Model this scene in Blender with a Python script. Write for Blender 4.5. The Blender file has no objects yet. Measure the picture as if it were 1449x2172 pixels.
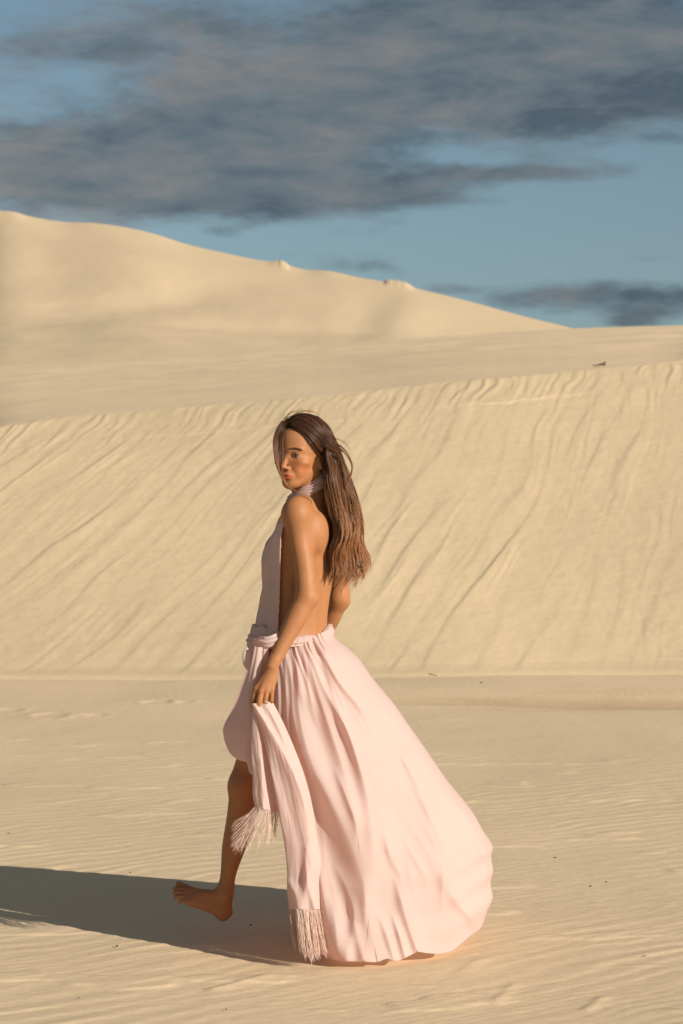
import bpy, math, random
import numpy as np
from mathutils import Vector

SC = bpy.context.scene
COL = SC.collection
rad = math.radians

# ------------------------------------------------------------------ camera
F = 4020.0            # focal length in photo pixels (photo 1449 x 2172)
CX, CY, CH = 724.5, 1086.0, 1.42
cam_d = bpy.data.cameras.new('camera')
cam = bpy.data.objects.new('camera', cam_d)
COL.objects.link(cam)
cam.location = (0, 0, CH)
cam.rotation_euler = (rad(90), 0, 0)
cam_d.sensor_fit = 'VERTICAL'
cam_d.sensor_height = 36.0
cam_d.sensor_width = 24.0
cam_d.lens = 36.0 * F / 2172.0
cam_d.clip_start = 0.1
cam_d.clip_end = 20000
cam_d.dof.use_dof = True
cam_d.dof.focus_distance = 6.05
cam_d.dof.aperture_fstop = 7.1
SC.camera = cam

# ------------------------------------------------------------------ sun and exposure
SUN_EL, SUN_AZ = 21.5, 37.0      # elevation; degrees from +X towards -Y (behind the camera, right)
sv = Vector((math.cos(rad(SUN_AZ)) * math.cos(rad(SUN_EL)),
             -math.sin(rad(SUN_AZ)) * math.cos(rad(SUN_EL)), math.sin(rad(SUN_EL))))
sun_d = bpy.data.lights.new('sun', 'SUN')
sun_d.energy = 5.0
sun_d.angle = rad(0.5)
sun_d.color = (1.0, 0.895, 0.755)
sun = bpy.data.objects.new('sun', sun_d)
COL.objects.link(sun)
sun.rotation_euler = sv.to_track_quat('Z', 'Y').to_euler()
SC.view_settings.view_transform = 'Standard'
SC.view_settings.look = 'None'
SC.view_settings.exposure = 0.44
SC.view_settings.gamma = 1.0
SC.view_settings.use_curve_mapping = False

# ------------------------------------------------------------------ node helper
class NT:
    def __init__(s, tree):
        s.t = tree; s.n = tree.nodes; s.l = tree.links; s.n.clear()
    def new(s, typ, **kw):
        n = s.n.new(typ)
        for k, v in kw.items(): setattr(n, k, v)
        return n
    def set(s, sock, v):
        if hasattr(v, 'links') or isinstance(v, bpy.types.NodeSocket): s.l.new(v, sock)
        else: sock.default_value = v
    def math(s, op, a, b=0.0, c=0.0, clamp=False):
        n = s.new('ShaderNodeMath', operation=op); n.use_clamp = clamp
        s.set(n.inputs[0], a); s.set(n.inputs[1], b); s.set(n.inputs[2], c)
        return n.outputs[0]
    def noise(s, vec, scale, detail=3, rough=0.5, dist=0.0, lac=2.0):
        n = s.new('ShaderNodeTexNoise')
        s.l.new(vec, n.inputs['Vector'])
        n.inputs['Scale'].default_value = scale; n.inputs['Detail'].default_value = detail
        n.inputs['Roughness'].default_value = rough; n.inputs['Distortion'].default_value = dist
        n.inputs['Lacunarity'].default_value = lac
        return n.outputs['Fac']
    def ramp(s, fac, stops):
        n = s.new('ShaderNodeValToRGB'); cr = n.color_ramp
        while len(cr.elements) > 1: cr.elements.remove(cr.elements[-1])
        cr.elements[0].position = stops[0][0]; cr.elements[0].color = col4(stops[0][1])
        for p, c in stops[1:]:
            e = cr.elements.new(p); e.color = col4(c)
        s.l.new(fac, n.inputs[0]); return n.outputs[0]
    def mix(s, fac, a, b, typ='MIX'):
        n = s.new('ShaderNodeMix', data_type='RGBA', blend_type=typ)
        s.set(n.inputs[0], fac)
        s.set(n.inputs[6], col4(a) if isinstance(a, (tuple, list)) else a)
        s.set(n.inputs[7], col4(b) if isinstance(b, (tuple, list)) else b)
        return n.outputs[2]
    def mapping(s, vec, scale=(1, 1, 1), rot=(0, 0, 0), loc=(0, 0, 0)):
        n = s.new('ShaderNodeMapping'); s.l.new(vec, n.inputs[0])
        n.inputs['Scale'].default_value = scale; n.inputs['Rotation'].default_value = rot
        n.inputs['Location'].default_value = loc
        return n.outputs[0]
def col4(c):
    if isinstance(c, (int, float)): return (c, c, c, 1)
    return tuple(c) + ((1,) if len(c) == 3 else ())

# ------------------------------------------------------------------ sky
world = bpy.data.worlds.new('World'); SC.world = world; world.use_nodes = True
w = NT(world.node_tree)
tc = w.new('ShaderNodeTexCoord')
sky = w.new('ShaderNodeTexSky', sky_type='NISHITA')
sky.sun_disc = False
sky.sun_elevation = rad(SUN_EL)
sky.sun_rotation = rad(90 + SUN_AZ)
sky.altitude = 0; sky.air_density = 1.0; sky.dust_density = 1.4; sky.ozone_density = 1.5
sep = w.new('ShaderNodeSeparateXYZ'); w.l.new(tc.outputs['Generated'], sep.inputs[0])
dx, dy, dz = sep.outputs
zc = w.math('MAXIMUM', dz, 0.02)
zz = w.math('ADD', zc, 0.10)
u = w.math('DIVIDE', dx, zz); v = w.math('DIVIDE', dy, zz)
comb = w.new('ShaderNodeCombineXYZ'); w.set(comb.inputs[0], u); w.set(comb.inputs[1], v)
plane = comb.outputs[0]
# view-independent direction coordinates of the northern sky (tangents)
yc = w.math('MAXIMUM', dy, 0.15)
tx = w.math('DIVIDE', dx, yc); tz = w.math('DIVIDE', dz, yc)
# cloud banks: (x px, y px, half width, half height, weight)
BANKS = [
    (640, 300, 420, 170, .85), (150, 330, 330, 110, .75), (60, 120, 250, 60, .45), (1000, 120, 480, 110, .95),
    (1300, 90, 320, 130, .95), (1380, 215, 260, 55, .40), (330, 40, 600, 70, .38),
    (560, 410, 330, 40, .38), (1120, 368, 230, 20, .62), (880, 420, 200, 26, .35), (250, 400, 260, 45, .40), (470, 490, 60, 14, .40),
    (760, 565, 130, 20, .62), (950, 612, 60, 12, .50), (1290, 628, 210, 44, 1.05), (1385, 548, 80, 11, .62),
    (1340, 680, 60, 18, .50), (600, 540, 110, 10, .30), (1050, 640, 60, 14, .2), (1400, 290, 60, 16, .2),
    (190, 150, 110, 34, -.28), (1230, 470, 330, 70, -.40), (1000, 560, 600, 60, -.25), (1000, 330, 90, 30, -.2), (560, 200, 60, 50, -.2),
]
acc = None
for bx, by, bw, bh, wt in BANKS:
    a = w.math('MULTIPLY', w.math('SUBTRACT', tx, (bx - CX) / F), F / bw)
    b = w.math('MULTIPLY', w.math('SUBTRACT', tz, (CY - by) / F), F / bh)
    r2 = w.math('ADD', w.math('MULTIPLY', a, a), w.math('MULTIPLY', b, b))
    g = w.math('MULTIPLY', w.math('EXPONENT', w.math('MULTIPLY', r2, -0.9)), wt)
    acc = g if acc is None else w.math('ADD', acc, g)
# the general cover of broken cloud everywhere else
big = w.noise(plane, 0.55, 2, 0.5)
# only the patch of sky the banks describe gets its cover from them
north = w.math('MULTIPLY', w.math('GREATER_THAN', dy, 0.15), 1.0)
vec = tc.outputs['Generated']
cv = w.mapping(vec, scale=(1.0, 1.0, 3.0))
n1 = w.noise(cv, 11.0, 7, 0.62, 0.3)
n2 = w.noise(cv, 36.0, 5, 0.60, 0.15)
fine = w.math('ADD', w.math('MULTIPLY', n1, 0.68), w.math('MULTIPLY', n2, 0.32))
inside = w.math('SMOOTH_MIN', 1.0, w.math('MULTIPLY', w.math('SUBTRACT', 0.55, w.math('ABSOLUTE', tx)), 4.0), 0.1)
inside = w.math('MAXIMUM', w.math('MULTIPLY', inside, north), 0.0)
inside = w.math('MULTIPLY', inside, w.math('MINIMUM', 1.0, w.math('MAXIMUM', 0.0, w.math('MULTIPLY', w.math('SUBTRACT', 0.5, tz), 5.0))))
elsewhere = w.math('MULTIPLY', w.math('SUBTRACT', big, 0.18), 1.6)
cover = w.math('ADD', w.math('MULTIPLY', acc, inside), w.math('MULTIPLY', elsewhere, w.math('SUBTRACT', 1.0, inside)))
dens = w.math('ADD', cover, w.math('MULTIPLY', w.math('SUBTRACT', fine, 0.5), 2.1))
mask = w.new('ShaderNodeMapRange', interpolation_type='SMOOTHSTEP')
w.set(mask.inputs[0], dens); mask.inputs[1].default_value = 0.14; mask.inputs[2].default_value = 0.86
mask.inputs[3].default_value = 0.0; mask.inputs[4].default_value = 0.94
# clear sky, hazier to the horizon
skyc = w.new('ShaderNodeHueSaturation'); skyc.inputs['Saturation'].default_value = 0.80
w.l.new(sky.outputs[0], skyc.inputs['Color'])
SKYGAIN = w.mix(1.0, skyc.outputs[0], (0.47, 0.56, 0.57), 'MULTIPLY')
hazef = w.math('MULTIPLY', w.math('EXPONENT', w.math('MULTIPLY', zc, -11.0)), 0.75)
clear = w.mix(hazef, SKYGAIN, (1.72, 2.28, 2.55))
# cloud colour: slate body, warmer and lighter where the low sun reaches
n3 = w.noise(w.mapping(vec, scale=(1, 1, 3.2), loc=(3.1, 1.2, 0.45)), 15.0, 6, 0.62, 0.25)
warm = w.math('ADD', n3, w.math('MULTIPLY', w.math('MAXIMUM', w.math('MINIMUM', tx, 0.12), -0.20), -0.60))
sunside = w.math('ADD', w.math('MULTIPLY', dx, sv.x), w.math('MULTIPLY', dy, sv.y))      # unseen cloud towards the sun, made brighter and warmer to fill the shadows
warm = w.math('ADD', warm, w.math('MULTIPLY', w.math('MAXIMUM', w.math('ADD', sunside, 0.10), 0.0), 0.34))
cl = w.ramp(warm, [(0.34, (0.060, 0.085, 0.108)), (0.48, (0.098, 0.126, 0.144)), (0.60, (0.140, 0.153, 0.162)), (0.80, (0.212, 0.190, 0.178)), (1.0, (0.42, 0.345, 0.275))])
clb = w.mix(1.0, cl, (8.5, 8.5, 8.5), 'MULTIPLY')
skymix = w.mix(mask.outputs[0], clear, clb)
bg = w.new('ShaderNodeBackground'); w.l.new(skymix, bg.inputs[0]); bg.inputs[1].default_value = 0.112
wo = w.new('ShaderNodeOutputWorld'); w.l.new(bg.outputs[0], wo.inputs[0])

# ------------------------------------------------------------------ helpers
def P(px, py, Y):
    """point at depth Y on the ray through a photo pixel"""
    return np.array([(px - CX) * Y / F, Y, CH - (py - CY) * Y / F])

def mesh_obj(name, verts, faces, mat, parent=None, smooth=True, kind=None, cols=None):
    me = bpy.data.meshes.new(name)
    verts = np.asarray(verts, dtype=np.float32)
    if isinstance(faces, np.ndarray):
        nf, k = faces.shape
        me.vertices.add(len(verts)); me.vertices.foreach_set('co', verts.ravel())
        me.loops.add(nf * k); me.loops.foreach_set('vertex_index', faces.astype(np.int32).ravel())
        me.polygons.add(nf)
        me.polygons.foreach_set('loop_start', np.arange(0, nf * k, k, dtype=np.int32))
        me.polygons.foreach_set('loop_total', np.full(nf, k, dtype=np.int32))
        me.update(calc_edges=True); me.validate()
    else:
        me.from_pydata([tuple(v) for v in verts], [], faces)
    if smooth: me.polygons.foreach_set('use_smooth', np.ones(len(me.polygons), dtype=bool))
    if cols is not None:
        ca = me.color_attributes.new('Col', 'FLOAT_COLOR', 'POINT')
        c4 = np.ones((len(verts), 4), dtype=np.float32); c4[:, :3] = cols
        ca.data.foreach_set('color', c4.ravel())
    me.materials.append(mat)
    o = bpy.data.objects.new(name, me); COL.objects.link(o)
    if parent is not None: o.parent = parent
    if kind: o['kind'] = kind
    return o

def grid_faces(nr, nc, wrap=False):
    i = np.arange(nr - 1)[:, None]; j = np.arange(nc if wrap else nc - 1)[None, :]
    j2 = (j + 1) % nc
    a = i * nc + j; b = i * nc + j2; c = (i + 1) * nc + j2; d = (i + 1) * nc + j
    return np.stack([a, b, c, d], -1).reshape(-1, 4)

def hash2(ix, iy, seed):
    h = (ix.astype(np.int64) * 374761393 + iy.astype(np.int64) * 668265263 + seed * 974634777) & 0x7fffffff
    h = ((h ^ (h >> 13)) * 1274126177) & 0x7fffffff
    return ((h ^ (h >> 16)) & 0xffff) / 65536.0

def noise2(x, y, seed=0):
    """gradient noise in -1..1"""
    x, y = np.broadcast_arrays(np.asarray(x, float), np.asarray(y, float))
    ix = np.floor(x); iy = np.floor(y); fx = x - ix; fy = y - iy
    ux = fx * fx * fx * (fx * (fx * 6 - 15) + 10); uy = fy * fy * fy * (fy * (fy * 6 - 15) + 10)
    def g(ox, oy):
        a = hash2(ix + ox, iy + oy, seed) * 2 * np.pi
        return np.cos(a) * (fx - ox) + np.sin(a) * (fy - oy)
    a = g(0, 0) * (1 - ux) + g(1, 0) * ux; b = g(0, 1) * (1 - ux) + g(1, 1) * ux
    return (a * (1 - uy) + b * uy) * 1.5

def fbm2(x, y, seed=0, octv=3):
    s = 0; amp = 1
    for o in range(octv):
        s = s + amp * noise2(x * 2 ** o, y * 2 ** o, seed + o * 17); amp *= .5
    return s

def spline(pts, ts):
    """Catmull-Rom through pts (n,k), parametrised by chord length, sampled at ts in 0..1"""
    p = np.asarray(pts, float)
    if p.ndim == 1: p = p[:, None]
    d = np.linalg.norm(np.diff(p, axis=0), axis=1); s = np.r_[0, np.cumsum(d)]; s /= s[-1]
    return pchip(s, p, ts)

def pchip(x, y, xs):
    x = np.asarray(x, float); y = np.asarray(y, float)
    one = y.ndim == 1
    if one: y = y[:, None]
    h = np.diff(x)[:, None]; dl = np.diff(y, axis=0) / h
    m = np.zeros_like(y); m[0] = dl[0]; m[-1] = dl[-1]
    if len(x) > 2: m[1:-1] = (dl[:-1] * h[1:] + dl[1:] * h[:-1]) / (h[1:] + h[:-1])
    xs = np.asarray(xs, float); i = np.clip(np.searchsorted(x, xs) - 1, 0, len(x) - 2)
    hh = (x[i + 1] - x[i]); t = np.clip((xs - x[i]) / hh, 0, 1)[..., None]; hh = hh[..., None]
    r = (2*t**3-3*t**2+1)*y[i] + (t**3-2*t**2+t)*hh*m[i] + (-2*t**3+3*t**2)*y[i+1] + (t**3-t**2)*hh*m[i+1]
    return r[..., 0] if one else r

def sstep(a, b, x):
    t = np.clip((x - a) / (b - a), 0, 1); return t * t * (3 - 2 * t)

def tubes(paths, radii, sides=3, flat=1.0):
    """many thin tubes: paths (n, m, 3), radii (n, m) -> verts, faces"""
    paths = np.asarray(paths, float); n, m, _ = paths.shape
    tg = np.gradient(paths, axis=1); tg /= np.linalg.norm(tg, axis=2, keepdims=True) + 1e-9
    ref = np.zeros_like(tg); ref[..., 1] = 1.0
    a = np.cross(tg, ref); a /= np.linalg.norm(a, axis=2, keepdims=True) + 1e-9
    b = np.cross(tg, a)
    vs = []
    for k in range(sides):
        th = 2 * np.pi * k / sides
        vs.append(paths + (np.cos(th) * a + flat * np.sin(th) * b) * radii[..., None])
    V = np.stack(vs, 2)                      # n, m, sides, 3
    idx = np.arange(n * m * sides).reshape(n, m, sides)
    q = []
    for k in range(sides):
        k2 = (k + 1) % sides
        q.append(np.stack([idx[:, :-1, k], idx[:, :-1, k2], idx[:, 1:, k2], idx[:, 1:, k]], -1).reshape(-1, 4))
    return V.reshape(-1, 3), np.concatenate(q)

# ------------------------------------------------------------------ materials
def new_mat(name):
    m = bpy.data.materials.new(name); m.use_nodes = True
    return m, NT(m.node_tree)

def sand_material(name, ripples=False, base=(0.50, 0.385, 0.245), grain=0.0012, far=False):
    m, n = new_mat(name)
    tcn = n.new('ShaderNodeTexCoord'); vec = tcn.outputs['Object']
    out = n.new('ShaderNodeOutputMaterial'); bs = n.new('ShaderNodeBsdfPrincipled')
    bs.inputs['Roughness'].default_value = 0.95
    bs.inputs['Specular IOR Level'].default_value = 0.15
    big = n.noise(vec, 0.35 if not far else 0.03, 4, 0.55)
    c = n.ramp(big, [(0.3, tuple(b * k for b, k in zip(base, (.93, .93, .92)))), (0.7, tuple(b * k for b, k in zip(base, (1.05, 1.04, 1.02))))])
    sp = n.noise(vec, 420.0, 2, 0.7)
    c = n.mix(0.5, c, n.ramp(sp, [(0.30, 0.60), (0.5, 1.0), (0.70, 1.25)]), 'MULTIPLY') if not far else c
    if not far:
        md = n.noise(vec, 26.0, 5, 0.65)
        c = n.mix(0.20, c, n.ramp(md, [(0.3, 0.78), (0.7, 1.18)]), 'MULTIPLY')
    if ripples:
        # a tongue of coarser, darker sand before the foot of the slip face
        s = n.new('ShaderNodeSeparateXYZ'); n.l.new(vec, s.inputs[0])
        nn = n.noise(n.mapping(vec, scale=(0.35, 1.6, 1)), 1.0, 5, 0.6)
        yy = n.math('ADD', s.outputs[1], n.math('MULTIPLY', n.math('SUBTRACT', nn, 0.5), 2.2))
        yy = n.math('ADD', yy, n.math('MULTIPLY', s.outputs[0], 0.12))
        d = n.math('ABSOLUTE', n.math('SUBTRACT', yy, 14.6))
        band = n.math('SUBTRACT', 1.0, n.math('DIVIDE', d, 0.85), clamp=True)
        side = n.math('DIVIDE', n.math('SUBTRACT', s.outputs[0], 0.0), 1.0, clamp=True)
        band = n.math('MULTIPLY', n.math('MULTIPLY', band, side), 0.62)
        c = n.mix(band, c, n.mix(1.0, c, (0.76, 0.68, 0.58), 'MULTIPLY'))
    n.l.new(c, bs.inputs['Base Color'])
    # relief
    g1 = n.noise(vec, 300.0, 3, 0.7); b1 = n.new('ShaderNodeBump'); b1.inputs['Distance'].default_value = grain
    b1.inputs['Strength'].default_value = 0.55; n.l.new(g1, b1.inputs['Height'])
    last = b1.outputs[0]
    if not far:
        g2 = n.noise(n.mapping(vec, scale=(1, 1.7, 1)), 9.0, 5, 0.6); b2 = n.new('ShaderNodeBump')
        b2.inputs['Distance'].default_value = 0.010; b2.inputs['Strength'].default_value = 0.42
        n.l.new(g2, b2.inputs['Height']); n.l.new(last, b2.inputs['Normal']); last = b2.outputs[0]
    n.l.new(last, bs.inputs['Normal'])
    n.l.new(bs.outputs[0], out.inputs[0])
    return m

def cloth_material(name, base, trans, rough=0.75, fine=0.0):
    m, n = new_mat(name)
    out = n.new('ShaderNodeOutputMaterial'); bs = n.new('ShaderNodeBsdfPrincipled')
    tcn = n.new('ShaderNodeTexCoord')
    v = n.noise(tcn.outputs['Object'], 9.0, 3, 0.5)
    c = n.ramp(v, [(0.3, tuple(b * .98 for b in base)), (0.7, base)])
    n.l.new(c, bs.inputs['Base Color'])
    bs.inputs['Roughness'].default_value = rough
    bs.inputs['Specular IOR Level'].default_value = 0.2
    bs.inputs['Sheen Weight'].default_value = 0.12
    bs.inputs['Sheen Roughness'].default_value = 0.5
    wv = n.noise(n.mapping(tcn.outputs['Object'], scale=(1, 1, .6)), 45.0, 4, 0.6)
    b = n.new('ShaderNodeBump'); b.inputs['Distance'].default_value = 0.001; b.inputs['Strength'].default_value = 0.10 + fine
    n.l.new(wv, b.inputs['Height']); n.l.new(b.outputs[0], bs.inputs['Normal'])
    tr = n.new('ShaderNodeBsdfTranslucent'); tr.inputs[0].default_value = col4(trans)
    n.l.new(b.outputs[0], tr.inputs['Normal'])
    mx = n.new('ShaderNodeMixShader'); mx.inputs[0].default_value = 0.46
    n.l.new(bs.outputs[0], mx.inputs[1]); n.l.new(tr.outputs[0], mx.inputs[2]); n.l.new(mx.outputs[0], out.inputs[0])
    return m

def skin_material():
    m, n = new_mat('skin')
    out = n.new('ShaderNodeOutputMaterial'); bs = n.new('ShaderNodeBsdfPrincipled')
    at = n.new('ShaderNodeAttribute'); at.attribute_name = 'Col'
    tcn = n.new('ShaderNodeTexCoord')
    v = n.noise(tcn.outputs['Object'], 30.0, 4, 0.6)
    c = n.mix(0.5, at.outputs['Color'], n.ramp(v, [(0.3, (.86, .83, .80)), (0.7, (1.1, 1.08, 1.06))]), 'MULTIPLY')
    n.l.new(c, bs.inputs['Base Color'])
    bs.inputs['Roughness'].default_value = 0.54
    bs.inputs['Specular IOR Level'].default_value = 0.25
    bs.inputs['Subsurface Weight'].default_value = 0.12
    bs.inputs['Subsurface Radius'].default_value = (1.0, 0.35, 0.15)
    bs.inputs['Subsurface Scale'].default_value = 0.006
    g = n.noise(tcn.outputs['Object'], 900.0, 2, 0.6); b = n.new('ShaderNodeBump')
    b.inputs['Distance'].default_value = 0.0004; b.inputs['Strength'].default_value = 0.3
    n.l.new(g, b.inputs['Height']); n.l.new(b.outputs[0], bs.inputs['Normal'])
    n.l.new(bs.outputs[0], out.inputs[0]); return m

def hair_material():
    m, n = new_mat('hair_brown')
    out = n.new('ShaderNodeOutputMaterial'); bs = n.new('ShaderNodeBsdfPrincipled')
    at = n.new('ShaderNodeAttribute'); at.attribute_name = 'Col'
    n.l.new(at.outputs['Color'], bs.inputs['Base Color'])
    bs.inputs['Roughness'].default_value = 0.36
    bs.inputs['Specular IOR Level'].default_value = 0.42
    n.l.new(bs.outputs[0], out.inputs[0]); return m

def simple_material(name, c, rough=0.6, metal=0.0):
    m, n = new_mat(name)
    out = n.new('ShaderNodeOutputMaterial'); bs = n.new('ShaderNodeBsdfPrincipled')
    tcn = n.new('ShaderNodeTexCoord')
    v = n.noise(tcn.outputs['Object'], 60.0, 3, 0.5)
    cc = n.ramp(v, [(0.3, tuple(x * .8 for x in c)), (0.7, c)])
    n.l.new(cc, bs.inputs['Base Color']); bs.inputs['Roughness'].default_value = rough
    bs.inputs['Metallic'].default_value = metal
    n.l.new(bs.outputs[0], out.inputs[0]); return m

M_GROUND = sand_material('sand_ground', ripples=True, base=(0.63, 0.495, 0.330))
M_STOSS = sand_material('sand_back_lightened', base=(0.66, 0.520, 0.350))  # sand lightened to make up for the weaker sun on the dune's back
M_DUNE = sand_material('sand_slip_face', base=(0.465, 0.372, 0.248))  # sand darkened to offset the stronger sun on this steep slope
M_FAR = sand_material('sand_far', far=True, base=(0.48, 0.385, 0.262))
M_CLOTH = cloth_material('pink_crepe', (0.69, 0.580, 0.555), (0.86, 0.56, 0.475))
M_FRINGE = cloth_material('pink_fringe_thread', (0.88, 0.74, 0.66), (0.90, 0.68, 0.58))
M_SKIN = skin_material()
M_HAIR = hair_material()
# ------------------------------------------------------------------ ground
def prog(a, b, d0, grow):
    out = [a]; d = d0; s = 1 if b > a else -1
    while (b - out[-1]) * s > 0:
        out.append(out[-1] + s * d); d *= grow
    return np.array(out)
xs = np.concatenate([prog(-3.3, -2500, .05, 1.25)[::-1], np.arange(-3.28, 3.29, .0125), prog(3.3, 2500, .05, 1.25)])
yn = [5.0]
while yn[-1] < 17.6: yn.append(yn[-1] + max(.008, .0065 * (yn[-1] / 6.0) ** 2 * 1.25))
ys = np.concatenate([prog(4.98, -2500, .05, 1.25)[::-1], np.array(yn), prog(yn[-1] + .1, 6000, .3, 1.3)])
GX, GY = np.meshgrid(xs, ys)

def ground_height(X, Y):
    z = 0.014 * fbm2(X * .35, Y * .30, 5, 2) * sstep(6, 9, Y) + 0.004 * fbm2(X * 1.3 + 4, Y * 1.1, 9, 2)
    near = np.exp(-((np.abs(X) / 12) ** 4)) * (Y > 3) * (Y < 24)
    # wind ripples: crests run left-near to right-far, steep side to the left and back
    c38, s38 = math.cos(rad(36)), math.sin(rad(36))
    al = X * c38 + Y * s38; ac = -X * s38 + Y * c38          # along and across the crests
    q = ac + .045 * fbm2(al * 1.3, ac * 1.1, 41, 2) + .020 * fbm2(al * 4.0, ac * 5.0, 45, 2) + .18 * noise2(X * .25, Y * .22, 33)
    lam = .100
    ph = q / lam + .45 * noise2(al * 2.2, ac * 3.2, 57)
    fr = ph - np.floor(ph)
    saw = np.where(fr < .32, sstep(0, .32, fr), 1 - sstep(.32, 1.0, fr))
    amp = .0019 * (0.25 + 1.1 * np.clip(.5 + .8 * fbm2(al * .7, ac * 1.3, 63, 2), 0, 1.3))
    amp = amp * np.clip(.75 + .8 * noise2(al * 3.0, ac * 7, 71), 0.05, 1.6)
    amp = amp * (1 - .45 * sstep(12.0, 15.5, Y))
    z = z + near * saw * amp
    q2 = ac + .03 * fbm2(al * 2.4, ac * 5.1, 91, 2)
    z = z + near * .00045 * np.sin(q2 / .043 * 2 * np.pi + 3 * noise2(al * 3, ac * 6, 97)) * (.5 + noise2(X * 1.1, Y * 2.1, 99))
    # broken crests: little scarps here and there
    sc = fbm2(X * 1.4 + 7, Y * 3.4, 111, 3)
    z = z + near * .004 * sstep(.45, .62, sc) * (Y < 12)
    # shallow scour in front of the slip face, right of the walker
    cyv = 14.55 - .12 * X + .35 * noise2(X * .4, 2.2, 121)
    z = z - .060 * np.exp(-((Y - cyv) / .50) ** 2) * sstep(-.2, 1.2, X)
    z = z + .018 * np.exp(-((Y - (cyv - .75)) / .16) ** 2) * sstep(-.2, .9, X) * (.6 + .6 * noise2(X * 1.2, .3, 131))
    # footprints: (x, y, size)
    for px, py, r in ((108, 1519, .075), (205, 1517, .05), (335, 1491, .07), (392, 1490, .045), (20, 1508, .06)):
        Yf = CH * F / (py - CY); Xf = (px - CX) * Yf / F
        rr = ((X - Xf) / (r * 1.5)) ** 2 + ((Y - Yf) / (r * 2.2)) ** 2
        z = z - .011 * r / .1 * np.exp(-rr ** 2) + .004 * r / .1 * np.exp(-((np.sqrt(rr) - 1.35) / .35) ** 2) * (1 + .8 * noise2(X * 14, Y * 9, 3))
    # sand drawn up into a low lip along the tail of the footprints
    for (x0, y0, x1, y1, hh, wd) in ((450, 2095, 560, 2068, .010, .035), (1240, 2140, 1275, 2112, .007, .025), (1050, 2122, 1085, 2085, .005, .022), (980, 2050, 1020, 2030, .006, .04), (110, 1519, 175, 1516, .020, .12), (338, 1491, 395, 1488, .018, .12)):
        Y0 = CH * F / (y0 - CY); X0 = (x0 - CX) * Y0 / F; Y1 = CH * F / (y1 - CY); X1 = (x1 - CX) * Y1 / F
        L2 = (X1 - X0) ** 2 + (Y1 - Y0) ** 2
        t = np.clip(((X - X0) * (X1 - X0) + (Y - Y0) * (Y1 - Y0)) / L2, 0, 1)
        sd = ((X - X0) * (Y1 - Y0) - (Y - Y0) * (X1 - X0)) / math.sqrt(L2)
        d = np.hypot(X - X0 - t * (X1 - X0), Y - Y0 - t * (Y1 - Y0))
        prof = np.where(sd > 0, np.exp(-(d / wd) ** 2), np.exp(-(d / (wd * .35)) ** 2))
        z = z + .55 * hh * prof
    return z
GZ = ground_height(GX, GY)
# keep the sand flat where the gown touches it
fl = np.exp(-(((GX - .1) / 1.1) ** 4 + ((GY - 6.2) / 1.0) ** 4))
GZ = GZ - .006 * fl
ground = mesh_obj('ground', np.stack([GX, GY, GZ], -1).reshape(-1, 3), grid_faces(len(ys), len(xs)), M_GROUND, kind='structure')

# ------------------------------------------------------------------ slip face and the back of the dune
CREST = np.array([(-900, 985), (-400, 948), (0, 905), (130, 887), (300, 873), (430, 861), (600, 846), (760, 834), (900, 815),
                  (1050, 803), (1200, 789), (1290, 781), (1449, 768), (1900, 742), (2400, 730)], float)
RIDGE = np.array([(-900, 850), (-400, 812), (0, 776), (300, 757), (600, 737), (900, 716), (1215, 697), (1449, 690), (1900, 688), (2400, 700)], float)
av = np.concatenate([-900 - 8000 * np.linspace(1, 0, 70)[:-1] ** 1.6, np.linspace(-900, -40, 60), np.linspace(-36, 1485, 900), np.linspace(1490, 2400, 60), 2400 + 8000 * np.linspace(0, 1, 70)[1:] ** 1.6])
cpy = pchip(CREST[:, 0], CREST[:, 1], av); rpy = pchip(RIDGE[:, 0], RIDGE[:, 1], av)
kc = np.exp(-(np.arange(-60, 61) / 26.0) ** 2); kc /= kc.sum()
_u = np.linspace(-1200, 2700, 2600); _s = np.convolve(np.pad(np.interp(_u, av, cpy), 60, mode='reflect', reflect_type='odd'), kc, 'valid')
cpy = np.where((av > -1100) & (av < 2600), np.interp(av, _u, _s), cpy) + .9 * noise2(av / 34, 0, 3)
ak = (av - CX) / F
Yb = 16.15 + .45 * sstep(600, 1500, av) + .012 * noise2(av / 220, 0.5, 7)
tanr = math.tan(rad(27.5))
ck = (CY - cpy) / F
Yc = (CH + tanr * Yb) / (tanr - ck); Zc = CH + ck * Yc
NT1 = 560
t = np.linspace(-.03, 1, NT1)[:, None]
Yg = Yb[None] + (Yc - Yb)[None] * t; Zg = (Zc[None]) * t
Xg = ak[None] * Yg
S = np.hypot(Yg - Yb[None], Zg) * np.sign(t); SL = np.hypot(Yc - Yb, Zc)[None]
top = SL - S                                   # distance below the crest
def steps(q, s, lam, seed, along, jit=.7, rise=.16):
    ph = q / lam + jit * noise2(q / lam * .45, s * along, seed) + .28 * noise2(q / lam * .9, s * along * 2.0, seed + 1)
    k = np.floor(ph); fr = ph - k
    a = np.clip(.5 + 1.3 * noise2(k * .77 + 11, s * along * 1.2 + k * 3.1, seed + 2), 0, 1.6)
    a2 = np.clip(.5 + 1.3 * noise2((k - 1) * .77 + 11, s * along * 1.2 + (k - 1) * 3.1, seed + 2), 0, 1.6)
    up = sstep(0, rise, fr)
    return np.where(fr < rise, up * a, a * (1 - sstep(rise, 1.0, fr)))
mslant = .40 - .035 * Xg
q = Xg - mslant * S + .10 * fbm2(Xg * .4, S * .35, 201, 2) + .007 * fbm2(Xg * 2.5, S * 1.9, 211, 2)
body = .0068 * steps(q, S, .36, 221, .38, rise=.22) + .0022 * steps(q + .3, S, .15, 231, .7, rise=.32) + .0004 * steps(q, S, .065, 241, 1.6, rise=.3)
body = body * (.45 + .75 * np.clip(.5 + noise2(Xg * .7, S * .8, 251), 0, 1.2))
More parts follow.
